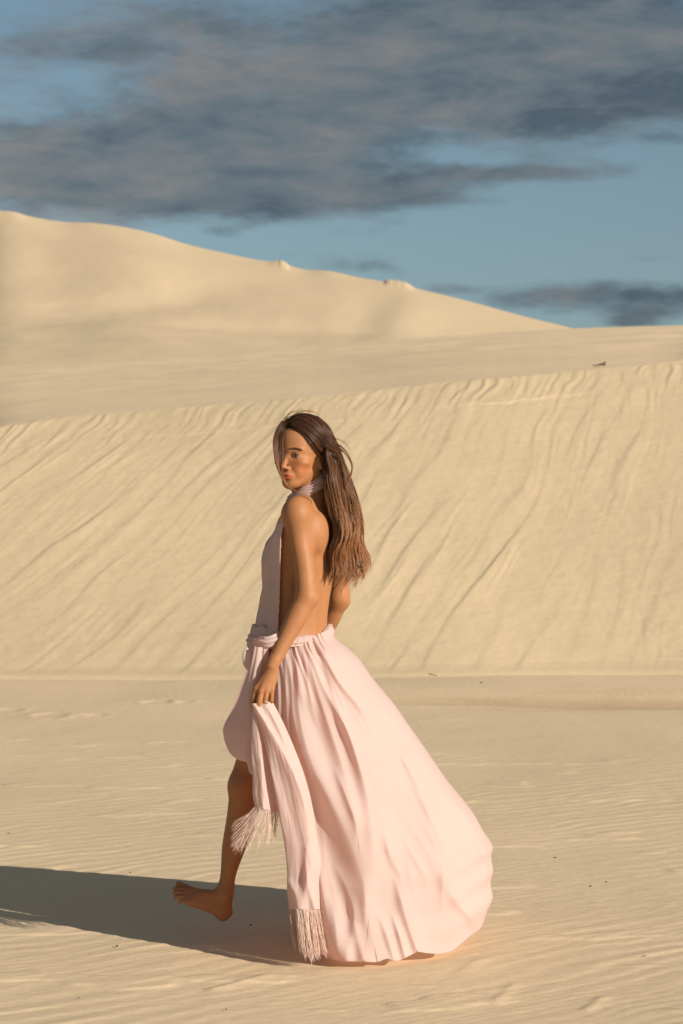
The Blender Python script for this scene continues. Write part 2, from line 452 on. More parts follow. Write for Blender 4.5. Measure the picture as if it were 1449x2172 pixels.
q3 = Xg - (.30) * S + .05 * fbm2(Xg * 1.3, S * 1.5, 261, 2)
flute = .0070 * (steps(q3, S, .17, 271, .9, jit=.6, rise=.30) + .5 * steps(q3 + .07, S, .11, 277, .7, jit=.6, rise=.3) + .10 * np.sin(q3 / .15 * 2 * np.pi + 1.5 * noise2(Xg * 2, S * 2, 279)))
fw = sstep(.95, .40, top + .18 * noise2(Xg * .9, 0, 281)) * sstep(-.005, .06, top)
soft = .005 * fbm2(Xg * 1.0 + S * .2, S * 1.3, 291, 3) + .0022 * fbm2(Xg * 6, S * 6, 295, 2)
ledge_at = .72 + .10 * noise2(Xg * .6, 0, 301) + .03 * fbm2(Xg * 5, 0.2, 305, 2)
ledge = .010 * sstep(-.02, .03, ledge_at - top) * (.5 + .7 * noise2(Xg * .8, 1.5, 311))
D = body * (1 - .75 * fw) * sstep(-.02, .25, S) + flute * fw + soft * sstep(0, .5, S) + ledge
D = D * sstep(-.0, .05, top + .03)
Yg = Yg - D * math.sin(rad(27.5)); Zg = Zg + D * math.cos(rad(27.5))
# ease the foot of the face into the ground
Zg = np.where(t < .03, Zg + .022 * np.exp(-((t - 0.0) / .02) ** 2), Zg)
Xg = ak[None] * Yg
# the gently rising back of the dune up to its own skyline, then away
tb = np.r_[np.linspace(0, .06, 16)[1:], np.linspace(.06, 1, 190)[1:]][:, None]
Yr = 58.0 + 5 * noise2(av / 300, .1, 401); Zr = CH + (CY - rpy) / F * Yr
dY = (Yr - Yc)[None]; prof = tb * (1 - .10 * np.sin(np.pi * tb)) + .05 * np.sin(np.pi * tb) * (1 - tb)
Y2 = Yc[None] + dY * tb; kz = np.exp(-(np.arange(-80, 81) / 40.0) ** 2); kz /= kz.sum()
Zcs = np.convolve(np.pad(Zc, 80, mode='reflect', reflect_type='odd'), kz, 'valid')
Z2 = Zcs[None] + (Zr - Zcs)[None] * (tb ** .96) + (Zc - Zcs)[None] * np.exp(-tb / .012)
X2 = ak[None] * Y2
Z2 = Z2 + (.035 * fbm2(X2 * .45 + Y2 * .1, Y2 * .5, 411, 3) + .11 * fbm2(X2 * .10, Y2 * .09, 421, 2)) * np.sin(np.pi * np.clip(tb, 0, 1)) 
qq = Y2 * .93 - X2 * .37 + .3 * fbm2(X2 * .4, Y2 * .3, 431, 2)
Z2 = Z2 + .006 * np.sin(qq / .55 * 2 * np.pi) * sstep(.0, .1, tb) * np.clip(.4 + noise2(X2 * .3, Y2 * .3, 441), 0, 1)
tc3 = np.linspace(0, 1, 16)[1:, None]
Y3 = Yr[None] + 16 * tc3; Z3 = Zr[None] - 5.0 * tc3 ** 1.3; X3 = ak[None] * Y3
VX = np.concatenate([Xg, X2, X3]); VY = np.concatenate([Yg, Y2, Y3]); VZ = np.concatenate([Zg, Z2, Z3])
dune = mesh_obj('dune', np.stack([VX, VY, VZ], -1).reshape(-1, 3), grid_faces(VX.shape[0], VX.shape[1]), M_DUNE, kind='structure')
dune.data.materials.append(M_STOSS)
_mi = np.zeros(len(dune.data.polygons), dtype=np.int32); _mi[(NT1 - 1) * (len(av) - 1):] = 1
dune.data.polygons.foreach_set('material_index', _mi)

# ------------------------------------------------------------------ the high dune behind
FAR = np.array([(-1500, 560), (-700, 500), (-200, 462), (0, 447), (28, 449), (60, 458), (90, 464), (130, 470), (200, 473), (260, 481), (320, 494), (400, 519),
                (470, 535), (530, 548), (575, 555), (590, 557), (604, 559), (614, 563), (640, 570), (700, 575), (760, 588), (815, 597),
                (835, 600), (862, 605), (878, 610), (940, 625), (1010, 643), (1100, 668), (1215, 697), (1330, 735), (1600, 800), (2300, 900)], float)
af = np.concatenate([-1500 - 8000 * np.linspace(1, 0, 40)[:-1] ** 1.6, np.linspace(-1500, -30, 70), np.linspace(-25, 1300, 560), np.linspace(1305, 2300, 60), 2300 + 8000 * np.linspace(0, 1, 40)[1:] ** 1.6])
fpy = pchip(FAR[:, 0], FAR[:, 1], af); fk = (af - CX) / F
cornice = (.16 * sstep(565, 596, af) * sstep(616, 602, af) + .19 * sstep(812, 826, af) * sstep(882, 860, af)) * (1 + .35 * noise2(af / 5, .5, 15))
Yf0 = 66.0 + 0 * af; Yf1 = 132 - .012 * af
kw = np.exp(-(np.arange(-45, 46) / 22.0) ** 2); kw /= kw.sum()
fpy_s = np.convolve(np.pad(fpy, 45, mode='reflect', reflect_type='odd'), kw, 'valid')
Z1t = CH + (CY - fpy) / F * Yf1; Z1 = CH + (CY - fpy_s) / F * Yf1
tt = np.linspace(0, 1, 330)[:, None]
Zb0 = 3.0
sc_ = .80 * tt + .20 * tt ** 2 + .055 * np.sin(2 * np.pi * tt)
sc_ = sc_ - .035 * np.sin(np.pi * tt) ** 2
YF = Yf0[None] + (Yf1 - Yf0)[None] * tt; ZF = Zb0 + (Z1 - Zb0)[None] * sc_
XF = fk[None] * YF
env = np.sin(np.pi * np.clip(tt, 0, 1)) ** .7
relief = .5 * fbm2(XF * .045 + YF * .020, YF * .035, 501, 2) + .25 * fbm2(XF * .15 + YF * .08, YF * .12, 511, 2) + .05 * fbm2(XF * .6, YF * .4, 521, 2)
ppx = XF / YF * F + CX; ppy = CY - (ZF - CH) / YF * F
def blob(cx, cy, a, b, ang, h):
    c, s = math.cos(rad(ang)), math.sin(rad(ang))
    uu = ((ppx - cx) * c + (ppy - cy) * s) / a; vv = (-(ppx - cx) * s + (ppy - cy) * c) / b
    return h * np.exp(-(uu * uu + vv * vv))
relief = relief + blob(870, 650, 130, 60, -35, 1.0) - blob(790, 665, 75, 45, -42, .7) + blob(560, 620, 230, 36, 12, 1.4) + blob(240, 545, 230, 30, 8, 1.6) - blob(330, 640, 260, 30, -8, 1.0) - blob(620, 700, 260, 14, 2, .6) + blob(60, 470, 60, 20, 30, .8)
ZF = ZF + relief * env * .42 + cornice[None] * sstep(.975, .995, tt) + (Z1t - Z1)[None] * sstep(.955, 1.0, tt)
tB = np.linspace(0, 1, 18)[1:, None]
YB = Yf1[None] + 60 * tB; ZB = Z1t[None] - (Z1t[None] + 1) * tB ** 1.4; XB = fk[None] * YB
far_dune = mesh_obj('distant_dune', np.stack([np.concatenate([XF, XB]), np.concatenate([YF, YB]), np.concatenate([ZF, ZB])], -1).reshape(-1, 3),
                    grid_faces(len(tt) + len(tB), len(af)), M_FAR, kind='structure')
# ------------------------------------------------------------------ the walker: one continuous body from a distance field
def nrm(v): v = np.asarray(v, float); return v / np.linalg.norm(v)
class Field:
    """smooth union / subtraction of rounded cones and ellipsoids, polygonised block by block"""
    def __init__(s): s.p = []
    def cone(s, a, b, ra, rb, k=.012, sub=False): s.p.append(('c', np.asarray(a, float), np.asarray(b, float), ra, rb, k, sub))
    def chain(s, pts, rs, k=.012, n=None):
        n = n or (len(pts) - 1) * 5 + 1
        p = np.asarray(pts, float); d = np.linalg.norm(np.diff(p, axis=0), axis=1); u = np.r_[0, np.cumsum(d)]; u /= u[-1]
        ts = np.interp(np.linspace(0, 1, n), np.linspace(0, 1, len(u)), u)
        s.p.append(('p', pchip(u, p, ts), pchip(u, np.asarray(rs, float), ts), None, None, k, False))
    def ell(s, c, r, R=None, k=.012, sub=False): s.p.append(('e', np.asarray(c, float), np.asarray(R if R is not None else np.eye(3), float), np.asarray(r, float), None, k, sub))
    def loft(s, zs, cs, ws, ds, R, k=.012): s.p.append(('l', np.asarray(zs, float), np.asarray(cs, float), np.asarray([ws, ds], float), np.asarray(R, float), k, False))
    def one(s, q, P_):
        if q[0] == 'c':
            a, b, ra, rb = q[1:5]; ab = b - a; L2 = ab @ ab
            t = np.clip(((P_ - a) @ ab) / L2, 0, 1)
            return np.linalg.norm(P_ - a - t[:, None] * ab, axis=1) - (ra + (rb - ra) * t)
        if q[0] == 'e':
            l = (P_ - q[1]) @ q[2]; k0 = np.linalg.norm(l / q[3], axis=1); k1 = np.linalg.norm(l / q[3] ** 2, axis=1) + 1e-9
            return k0 * (k0 - 1) / k1
        if q[0] == 'p':
            pts, rs = q[1], q[2]; best = None
            for i in range(len(pts) - 1):
                ab = pts[i + 1] - pts[i]; t = np.clip(((P_ - pts[i]) @ ab) / (ab @ ab), 0, 1)
                e = np.linalg.norm(P_ - pts[i] - t[:, None] * ab, axis=1) - (rs[i] + (rs[i + 1] - rs[i]) * t)
                best = e if best is None else np.minimum(best, e)
            return best
        zs, cs, wd, R = q[1:5]
        z = np.clip(P_[:, 2], zs[0], zs[-1]); c = pchip(zs, cs, z); r = pchip(zs, wd.T, z)
        d = P_[:, :2] - c; lx = d @ R[0]; ly = d @ R[1]
        k0 = np.sqrt((lx / r[:, 0]) ** 2 + (ly / r[:, 1]) ** 2); k1 = np.sqrt((lx / r[:, 0] ** 2) ** 2 + (ly / r[:, 1] ** 2) ** 2) + 1e-9
        dd = k0 * (k0 - 1) / k1
        over = np.maximum(np.maximum(zs[0] - P_[:, 2], P_[:, 2] - zs[-1]), 0)
        return np.where(over > 0, np.hypot(np.maximum(dd, 0), over), dd)
    def ev(s, P_, sel=None):
        d = None
        for i, q in enumerate(s.p):
            if sel is not None and not sel[i]: continue
            e = s.one(q, P_); k = q[5]
            if q[6]:
                if d is None: continue
                h = np.clip(.5 - .5 * (d + e) / k, 0, 1); d = d * (1 - h) + (-e) * h + k * h * (1 - h)
            elif d is None: d = e
            else:
                h = np.clip(.5 + .5 * (d - e) / k, 0, 1); d = d * (1 - h) + e * h - k * h * (1 - h)
        return np.full(len(P_), 1.0) if d is None else d
    def mesh(s, gx, gy, gz, B=16, smooth=2):
        def pad(g):
            n = (-(len(g) - 1)) % B
            return np.r_[g, g[-1] + (np.arange(n) + 1) * (g[-1] - g[-2])]
        gx, gy, gz = pad(gx), pad(gy), pad(gz)
        nx, ny, nz = len(gx), len(gy), len(gz)
        bi, bj, bk = [a.ravel() for a in np.meshgrid(np.arange(0, nx - 1, B), np.arange(0, ny - 1, B), np.arange(0, nz - 1, B), indexing='ij')]
        lo = np.stack([gx[bi], gy[bj], gz[bk]], 1); hi = np.stack([gx[bi + B], gy[bj + B], gz[bk + B]], 1)
        cen = (lo + hi) / 2; R = np.linalg.norm(hi - lo, axis=1) / 2
        dp = np.stack([s.one(q, cen) for q in s.p], 1)
        ks = np.array([q[5] for q in s.p]); issub = np.array([q[6] for q in s.p])
        # underestimate-safe: the ellipsoid distance is only approximate, so give it slack
        slack = np.array([2.2 if q[0] in 'el' else 1.1 for q in s.p])
        near = dp < (R[:, None] * slack[None] + 1.6 * ks[None] + .006)
        pos = np.where(issub[None], 9, dp).min(1)
        neg = pos < -(R * 1.6 + .05)
        keep = near[:, ~issub].any(1) & ~neg
        cells, cpos, quads = [], [], []
        ar = np.arange(B + 1)
        for b in np.nonzero(keep)[0]:
            i0, j0, k0 = bi[b], bj[b], bk[b]
            x, y, z = gx[i0:i0 + B + 1], gy[j0:j0 + B + 1], gz[k0:k0 + B + 1]
            G = np.stack(np.meshgrid(x, y, z, indexing='ij'), -1).reshape(-1, 3)
            d = s.ev(G, near[b]).reshape(B + 1, B + 1, B + 1); G = G.reshape(B + 1, B + 1, B + 1, 3)
            ins = d < 0
            if ins.all() or not ins.any(): continue
            acc = np.zeros((B, B, B, 3)); cnt = np.zeros((B, B, B))
            for ax in range(3):
                sl0 = [slice(None)] * 3; sl1 = [slice(None)] * 3; sl0[ax] = slice(0, B); sl1[ax] = slice(1, B + 1)
                sl0, sl1 = tuple(sl0), tuple(sl1)
                d0, d1 = d[sl0], d[sl1]; cr = ins[sl0] != ins[sl1]
                t_ = np.where(cr, d0 / np.where(cr, d0 - d1, 1), 0)[..., None]
                pt = G[sl0] * (1 - t_) + G[sl1] * t_
                o = [a for a in range(3) if a != ax]
                for u_ in (0, 1):
                    for v_ in (0, 1):
                        ss = [slice(None)] * 3; ss[ax] = slice(0, B); ss[o[0]] = slice(u_, B + u_); ss[o[1]] = slice(v_, B + v_)
                        ss = tuple(ss); c_ = cr[ss]
                        acc += np.where(c_[..., None], pt[ss], 0); cnt += c_
                # quads round each crossing edge whose low corner belongs to this block
                lim = [B, B, B]
                e = cr[:B, :B, :B]; I = np.argwhere(e)
                if len(I):
                    g = I + [i0, j0, k0]; sgn = ins[:B, :B, :B][e]
                    def cid(du, dv):
                        h = g.copy(); h[:, o[0]] += du; h[:, o[1]] += dv
                        return (h[:, 0] * ny + h[:, 1]) * nz + h[:, 2]
                    Q = np.stack([cid(-1, -1), cid(0, -1), cid(0, 0), cid(-1, 0)], 1)
                    if ax == 1: sgn = ~sgn
                    Q = np.where(sgn[:, None], Q, Q[:, ::-1]); quads.append(Q)
            m = cnt > 0; I = np.argwhere(m) + [i0, j0, k0]
            cells.append((I[:, 0] * ny + I[:, 1]) * nz + I[:, 2]); cpos.append(acc[m] / cnt[m][:, None])
        cells = np.concatenate(cells); cpos = np.concatenate(cpos); quads = np.concatenate(quads)
        o = np.argsort(cells); cells = cells[o]; cpos = cpos[o]
        ix = np.searchsorted(cells, quads); ix = np.clip(ix, 0, len(cells) - 1)
        ok = (cells[ix] == quads).all(1); ix = ix[ok]
        V = cpos
        e = np.concatenate([ix[:, [0, 1]], ix[:, [1, 2]], ix[:, [2, 3]], ix[:, [3, 0]]])
        for _ in range(smooth):
            S_ = np.zeros_like(V); n_ = np.zeros(len(V))
            np.add.at(n_, e[:, 0], 1); np.add.at(n_, e[:, 1], 1)
            for c in range(3):
                S_[:, c] = np.bincount(e[:, 0], V[e[:, 1], c], len(V)) + np.bincount(e[:, 1], V[e[:, 0], c], len(V))
            V = V * .5 + .5 * S_ / np.maximum(n_, 1)[:, None]
        return V, ix

fd = Field()
TA = rad(30)                                   # torso turned away from the camera
TF = np.array([-math.cos(TA), math.sin(TA), 0]); TL = np.array([-math.sin(TA), -math.cos(TA), 0])
def Zat(py, Y=6.15): return CH - (py - CY) * Y / F
# torso: (photo y, centre x px, half width, half depth)
TOR = [(1600, 640, .05, .05), (1560, 638, .105, .085), (1520, 636, .125, .095), (1480, 634, .140, .105), (1420, 632, .140, .105), (1370, 630, .130, .097), (1325, 631, .118, .088), (1280, 636, .116, .086),
       (1230, 641, .124, .091), (1180, 647, .134, .097), (1130, 653, .140, .095), (1095, 659, .135, .082), (1070, 663, .105, .062), (1052, 666, .070, .052)]
zs = [Zat(t_[0]) for t_ in TOR]
cs = [P(t_[1], t_[0], 6.15)[:2] for t_ in TOR]
fd.loft(zs, cs, [t_[2] for t_ in TOR], [t_[3] for t_ in TOR], np.array([TL[:2], TF[:2]]), k=.02)
def T(px, py, f_=0, l_=0):        # a point on the torso axis, moved forward / left
    return P(px, py, 6.15) + TF * f_ + TL * l_
# bust
fd.ell(T(650, 1170, .070, .055), (.052, .048, .055), np.stack([TL, TF, [0, 0, 1]], 1), .03)
fd.ell(T(650, 1170, .070, -.055), (.052, .048, .055), np.stack([TL, TF, [0, 0, 1]], 1), .03)
# shoulder blades, buttocks
fd.ell(T(657, 1128, -.073, .072), (.040, .026, .058), np.stack([TL, TF, [0, 0, 1]], 1), .03)
fd.ell(T(657, 1128, -.073, -.070), (.040, .026, .058), np.stack([TL, TF, [0, 0, 1]], 1), .03)
fd.ell(T(632, 1445, -.040, .050), (.080, .075, .085), k=.04)
fd.ell(T(632, 1445, -.040, -.050), (.080, .075, .085), k=.04)
# spine groove
fd.cone(T(657, 1100, -.105, 0), T(634, 1330, -.098, 0), .013, .016, .022, sub=True)
# neck and slope of the shoulders
HC = P(639, 964, 6.10)                           # head centre at eye level
neck0 = P(667, 1058, 6.15); neck1 = P(660, 1000, 6.125)
fd.cone(neck0, neck1, .050, .048, .02)
shL = P(629, 1089, 6.03); shR = P(727, 1094, 6.27)
fd.cone(neck0 + [0, 0, -.010], P(634, 1076, 6.045), .034, .030, .030)
fd.cone(neck0 + [0, 0, -.010], P(722, 1083, 6.265), .034, .030, .030)
# left arm
eL = P(650, 1266, 5.985); wL = P(577, 1413, 5.93)
fd.ell(shL, (.047, .050, .052), k=.022)
fd.chain([shL + [0.004, 0, -.015], P(637, 1150, 6.02), P(646, 1205, 6.005), eL], [.044, .0355, .0345, .0325], .025)
fd.ell(P(662, 1273, 5.995), (.017, .018, .018), k=.022)
fd.chain([eL, P(632, 1303, 5.975), P(605, 1357, 5.955), wL], [.0325, .0345, .0262, .0198], .018)
fd.cone(P(581, 1400, 5.935), P(570, 1418, 5.94), .0165, .0165, .012)
# right arm, mostly behind her
eR = P(718, 1268, 6.34)
fd.ell(shR, (.047, .050, .052), k=.022)
fd.chain([shR, P(728, 1150, 6.30), P(724, 1210, 6.33), eR], [.043, .0355, .034, .0315], .03)
fd.ell(P(729, 1276, 6.345), (.017, .018, .018), k=.022)
wR = P(655, 1395, 6.42)
fd.chain([eR, P(706, 1302, 6.365), P(676, 1357, 6.40), wR], [.0315, .0325, .027, .022], .025)
# hand builder: wrist, four knuckles, per finger joints
def hand(kn, pip, dip, tip, wrist, palm, th):
    rk = [.0090, .0094, .0090, .0080]
    for i in range(4):
        w0 = wrist + (kn[i] - wrist) * .12 + (kn[i] - kn[1]) * .25
        fd.cone(w0, kn[i], .0120, rk[i] + .0008, .009)
        m = (w0 + kn[i]) / 2 + palm * .010
        fd.cone(wrist + palm * .007, m, .0115, .0115, .010)
        fd.chain([kn[i], pip[i], dip[i], tip[i]], [rk[i], rk[i] * .90, rk[i] * .80, rk[i] * .68], .003)
        fd.ell(pip[i], np.ones(3) * rk[i] * .98, k=.004)
    fd.chain([wrist + palm * .012, th[0], th[1], th[2]], [.0135, .0110, .0095, .0078], .008)
pm = np.array([.25, 1.0, .1])
hand([P(544, 1460, 5.925), P(554, 1465, 5.915), P(566, 1464, 5.917), P(577, 1461, 5.925)],
     [P(537, 1487, 5.930), P(548.5, 1495, 5.917), P(562, 1491, 5.920), P(575.5, 1485, 5.930)],
     [P(538, 1499, 5.948), P(547, 1506, 5.941), P(561, 1500, 5.942), P(574, 1492, 5.950)],
     [P(546, 1500, 5.963), P(551, 1499, 5.960), P(561, 1491, 5.960), P(573, 1484, 5.966)],
     P(576, 1420, 5.93), pm, [P(556, 1440, 5.955), P(546, 1468, 5.968), P(542, 1490, 5.967)])
hand([P(636, 1436, 6.43), P(643, 1441, 6.44), P(652, 1442, 6.445), P(660, 1440, 6.45)],
     [P(632, 1464, 6.44), P(640, 1470, 6.45), P(650, 1470, 6.455), P(659, 1464, 6.46)],
     [P(631, 1480, 6.43), P(640, 1488, 6.44), P(650, 1487, 6.445), P(659, 1479, 6.45)],
     [P(633, 1492, 6.415), P(641, 1500, 6.42), P(651, 1499, 6.425), P(660, 1489, 6.435)],
     P(652, 1402, 6.425), np.array([0, -1., 0]), [P(640, 1420, 6.41), P(630, 1440, 6.40), P(626, 1456, 6.395)])
# left leg, swung forward
hipL = T(640, 1460, 0, .02)
kL = P(514, 1668, 6.260); aL = P(479, 1886, 6.255)
fd.chain([hipL, P(576, 1545, 6.17), P(529, 1625, 6.270), kL], [.075, .056, .0490, .0410], .03)
fd.ell(kL + [-.008, -.004, .006], (.033, .036, .044), k=.025)
fd.chain([kL, P(509, 1735, 6.270), P(495, 1800, 6.260), P(485, 1850, 6.255), aL], [.0405, .0440, .0380, .0265, .0245], .02)
fd.ell(P(518, 1742, 6.282), (.030, .034, .075), k=.03)
fd.ell(P(480, 1900, 6.228), (.012, .012, .014), k=.010)
# left foot, toes up, rolled so the top faces the camera
heel = P(473, 1932, 6.260)
fd.ell(heel, (.024, .027, .034), k=.012)
fd.cone(aL, heel, .024, .021, .02)
fd.cone(P(480, 1895, 6.270), P(484, 1935, 6.270), .010, .014, .014)
fd.cone(P(474, 1900, 6.255), P(432, 1905, 6.255), .0250, .0215, .022)
fd.cone(P(466, 1930, 6.245), P(404, 1912, 6.235), .0205, .0150, .02)
fd.cone(P(436, 1900, 6.265), P(403, 1893, 6.260), .0190, .0155, .018)
mt = [P(404, 1889, 6.275), P(400, 1894, 6.260), P(398, 1900, 6.248), P(398, 1907, 6.236), P(402, 1914, 6.227)]
tp = [P(379, 1876, 6.280), P(371, 1885, 6.262), P(370, 1894, 6.250), P(373, 1904, 6.238), P(381, 1914, 6.227)]
tm = [P(390, 1880, 6.282), P(382, 1886, 6.255), P(381, 1893, 6.242), P(383, 1902, 6.230), P(389, 1911, 6.221)]
rt = [.0115, .0085, .0080, .0077, .0075]
for i in range(5):
    fd.cone(P(432, 1903, 6.255), mt[i], .018, rt[i] + .003, .010)
    fd.chain([mt[i], tm[i], tp[i]], [rt[i] + .0012, rt[i] * .93, rt[i] * .95], .0035)
# right leg, standing, inside the gown
hipR = T(634, 1460, 0, -.085)
kR = P(672, 1705, 6.30); aR = np.array([.02, 6.32, .085])
fd.chain([hipR, P(650, 1590, 6.26), kR], [.090, .066, .047], .03)
fd.chain([kR, P(680, 1785, 6.31), P(692, 1880, 6.32), aR], [.045, .044, .030, .025], .02)
ff = nrm([-.93, .0, 0]); fs = np.array([0, 1., 0])
fd.ell(aR + [.012, 0, -.05], (.032, .030, .034), k=.02)
fd.cone(aR + [0, 0, -.02], aR + ff * .10 + [0, 0, -.050], .028, .021, .02)
fd.cone(aR + [0, 0, -.055], aR + ff * .12 + [0, 0, -.063], .024, .018, .02)
for i in range(5):
    b0 = aR + ff * .125 + fs * (.030 - .016 * i) + [0, 0, -.064]
    fd.cone(aR + ff * .06 + [0, 0, -.052], b0, .022, .013, .012)
    fd.cone(b0, b0 + ff * (.050 - .006 * i) + [0, 0, -.008], (.0125 if i == 0 else .009), (.0115 if i == 0 else .0078), .004)

# ---- head
HB = rad(34)
g0 = np.array([-math.sin(HB), -math.cos(HB), 0]); l0 = np.array([math.cos(HB), -math.sin(HB), 0]); u0 = np.array([0, 0, 1.])
pit = rad(4); g1 = g0 * math.cos(pit) - u0 * math.sin(pit); u1 = u0 * math.cos(pit) + g0 * math.sin(pit)
rol = rad(-2.0); l1 = l0 * math.cos(rol) + u1 * math.sin(rol); u2 = np.cross(l1, g1) * (1 if np.cross(l1, g1)[2] > 0 else -1)
HR = np.stack([l1, g1, u2], 1)                   # columns: left, forward, up
def H(x, y, z): return HC + HR @ np.array([x, y, z])
def he(x, y, z, r, k=.012, sub=False, R=None): fd.ell(H(x, y, z), r, HR if R is None else HR @ R, k, sub)
def hc(a, b, ra, rb, k=.012, sub=False): fd.cone(H(*a), H(*b), ra, rb, k, sub)
he(0, -.016, .034, (.073, .094, .086), .02)
he(0, .022, .012, (.060, .062, .075), .03)                # front of skull
he(0, .030, -.033, (.047, .050, .058), .025)               # mid face
hc((0, .046, -.076), (0, .0635, -.0865), .023, .0175, .02)   # chin
for s_ in (1, -1):
    hc((s_ * .047, -.004, -.050), (s_ * .015, .056, -.085), .014, .016, .022)    # jaw
    hc((s_ * .053, .000, -.020), (s_ * .048, -.004, -.052), .015, .013, .020)
    he(s_ * .042, .053, -.022, (.020, .021, .014), .018)   # cheekbone
    he(s_ * .027, .060, -.048, (.016, .014, .018), .02)
    hc((s_ * .010, .078, .014), (s_ * .042, .064, .017), .0085, .0075, .012)   # brow
    he(s_ * .031, .096, .0005, (.0165, .0200, .0105), .010, sub=True)           # socket
    he(s_ * .031, .0655, -.0005, (.0160, .0150, .0145), .004)                   # lids
    he(s_ * .0318, .0855, -.0010, (.0160, .0140, .0056), .0020, sub=True)       # opening
    he(s_ * .0100, .0895, -.0395, (.0065, .0085, .0058), .005)                  # nostril wing
# nose
hc((0, .079, .006), (0, .0985, -.032), .0058, .0070, .010)
he(0, .1010, -.0350, (.0074, .0078, .0068), .006)
for s_ in (1, -1): he(s_ * .0068, .0975, -.0455, (.0034, .0050, .0030), .0025, sub=True)
# lips
he(0, .079, -.064, (.024, .014, .018), .012)
he(0.006, .0888, -.0605, (.0130, .0075, .0052), .004); he(-.006, .0888, -.0605, (.0130, .0075, .0050), .004)
he(0, .0875, -.0700, (.0165, .0085, .0066), .004)
hc((-.020, .0938, -.0650), (.020, .0938, -.0650), .0016, .0016, .003, sub=True)
he(0, .092, -.0795, (.014, .006, .0045), .006, sub=True)
he(0, .0700, -.0905, (.015, .012, .012), .014)
# ears
for s_ in (1, -1):
    a_ = rad(22) * s_; c_, n_ = math.cos(a_), math.sin(a_)
    Re = np.array([[c_, -n_, 0], [n_, c_, 0], [0, 0, 1.]])
    he(s_ * .0730, -.010, -.012, (.0070, .0170, .0290), .006, R=Re)
    he(s_ * .0790, -.006, -.008, (.0050, .0095, .0170), .004, sub=True, R=Re)
    he(s_ * .0705, .004, -.016, (.0050, .0045, .0060), .004)
    he(s_ * .0715, -.004, -.036, (.0050, .0075, .0085), .004)
hc((0, -.020, -.050), (0.004, -.030, -.12), .050, .050, .03)

gx = np.r_[np.arange(-.565, -.06, .002), np.arange(-.06, .12, .003)]
gy = np.r_[np.arange(5.86, 6.20, .0021), np.arange(6.20, 6.55, .0032)]
gz = np.r_[np.arange(-.01, .06, .003), np.arange(.06, .24, .0021), np.arange(.24, .78, .0032), np.arange(.78, .95, .0021), np.arange(.95, 1.46, .0030), np.arange(1.46, 1.74, .00165)]
bV, bF = fd.mesh(gx, gy, gz, smooth=2)
def close_gaps(Fc):
    """close any pin-holes left between blocks"""
    de = np.concatenate([Fc[:, [0, 1]], Fc[:, [1, 2]], Fc[:, [2, 3]], Fc[:, [3, 0]]]); n = Fc.max() + 1
    key = de.min(1) * n + de.max(1); u_, idx, cnt = np.unique(key, return_index=True, return_counts=True)
    nx = {int(b_): int(a_) for a_, b_ in de[idx[cnt == 1]]}; extra = []
    while nx:
        s0, cur = next(iter(nx.items())); lp = [s0]; nx.pop(s0)
        while cur != s0 and cur in nx: lp.append(cur); cur = nx.pop(cur)
        for i in range(1, len(lp) - 2, 2): extra.append([lp[0], lp[i], lp[i + 1], lp[i + 2]])
    return np.concatenate([Fc, np.array(extra, dtype=Fc.dtype)]) if extra else Fc
bF = close_gaps(bF)
# colour of the skin itself
base = np.array([.325, .146, .063])
bc = np.tile(base, (len(bV), 1))
hl = (bV - HC) @ HR
def lay(mask, c): 
    global bc
    bc = bc * (1 - mask[:, None]) + np.array(c) * mask[:, None]
onhead = (hl[:, 2] > -.115) & (hl[:, 1] > .0)
lx, ly, lz = hl[:, 0], hl[:, 1], hl[:, 2]
lay(np.where(onhead, .35 * np.exp(-((np.abs(lx) - .044) / .020) ** 2 - ((lz + .036) / .022) ** 2), 0), (.56, .17, .085))     # cheeks
lay(np.where(onhead & (ly > .07), .25 * np.exp(-(lx / .012) ** 2 - ((lz + .036) / .012) ** 2), 0), (.55, .18, .10))
lipz = -.0652
lm = sstep(1.0, .72, ((lx / .0255) ** 2 + ((lz - lipz) / np.where(lz > lipz, .0078 - .0022 * np.exp(-(lx / .004) ** 2), .0108)) ** 2))
lay(np.where(onhead & (ly > .062), lm * .9, 0), (.40, .088, .055))
lay(np.where(onhead & (ly > .06), .8 * np.exp(-(lx / .018) ** 4 - ((lz - lipz + .0004) / .0012) ** 2), 0), (.14, .03, .02))
lay(np.where(onhead & (ly > .05), .45 * np.exp(-((np.abs(lx) - .031) / .016) ** 4 - ((lz - .002) / .0095) ** 2), 0), (.24, .095, .045))   # lid tone
# brows drawn as hair-coloured skin under the brow hairs
bz = .0205 + .0035 * np.clip((np.abs(lx) - .012) / .022, 0, 1) - .0055 * np.clip((np.abs(lx) - .036) / .016, 0, 1)
bm = sstep(.0040, .0016, np.abs(lz - bz)) * sstep(.008, .013, np.abs(lx)) * sstep(.055, .048, np.abs(lx))
lay(np.where(onhead & (ly > .03), bm * .80, 0), (.035, .016, .009))
# scalp
sc2 = sstep(.062, .074, lz - .25 * (ly - .02)) * (ly < .062) + (ly < -.02) * (lz > -.04)
lay(np.clip(sc2, 0, 1) * (hl[:, 2] > -.05), (.05, .024, .014))
# knuckles, elbows and heel a little redder
for c, r_, a_ in ((eL + [.012, 0, 0], .022, .35), (P(729, 1276, 6.345), .02, .3), (P(556, 1464, 5.91), .02, .25), (kL, .03, .25), (heel + [0, 0, -.02], .03, .3), (P(376, 1893, 5.98), .022, .45)):
    lay(a_ * np.exp(-(np.linalg.norm(bV - c, axis=1) / r_) ** 2), (.44, .15, .075))
for c in ((636, 1126), (615, 1176), (652, 1102), (668, 1180)):      # moles
    dd = np.hypot((bV[:, 0] / bV[:, 1] * F + CX) - c[0], (CY - (bV[:, 2] - CH) / bV[:, 1] * F) - c[1])
    lay(.7 * np.exp(-(dd / 1.1) ** 2) * (bV[:, 1] < 6.2), (.12, .05, .03))

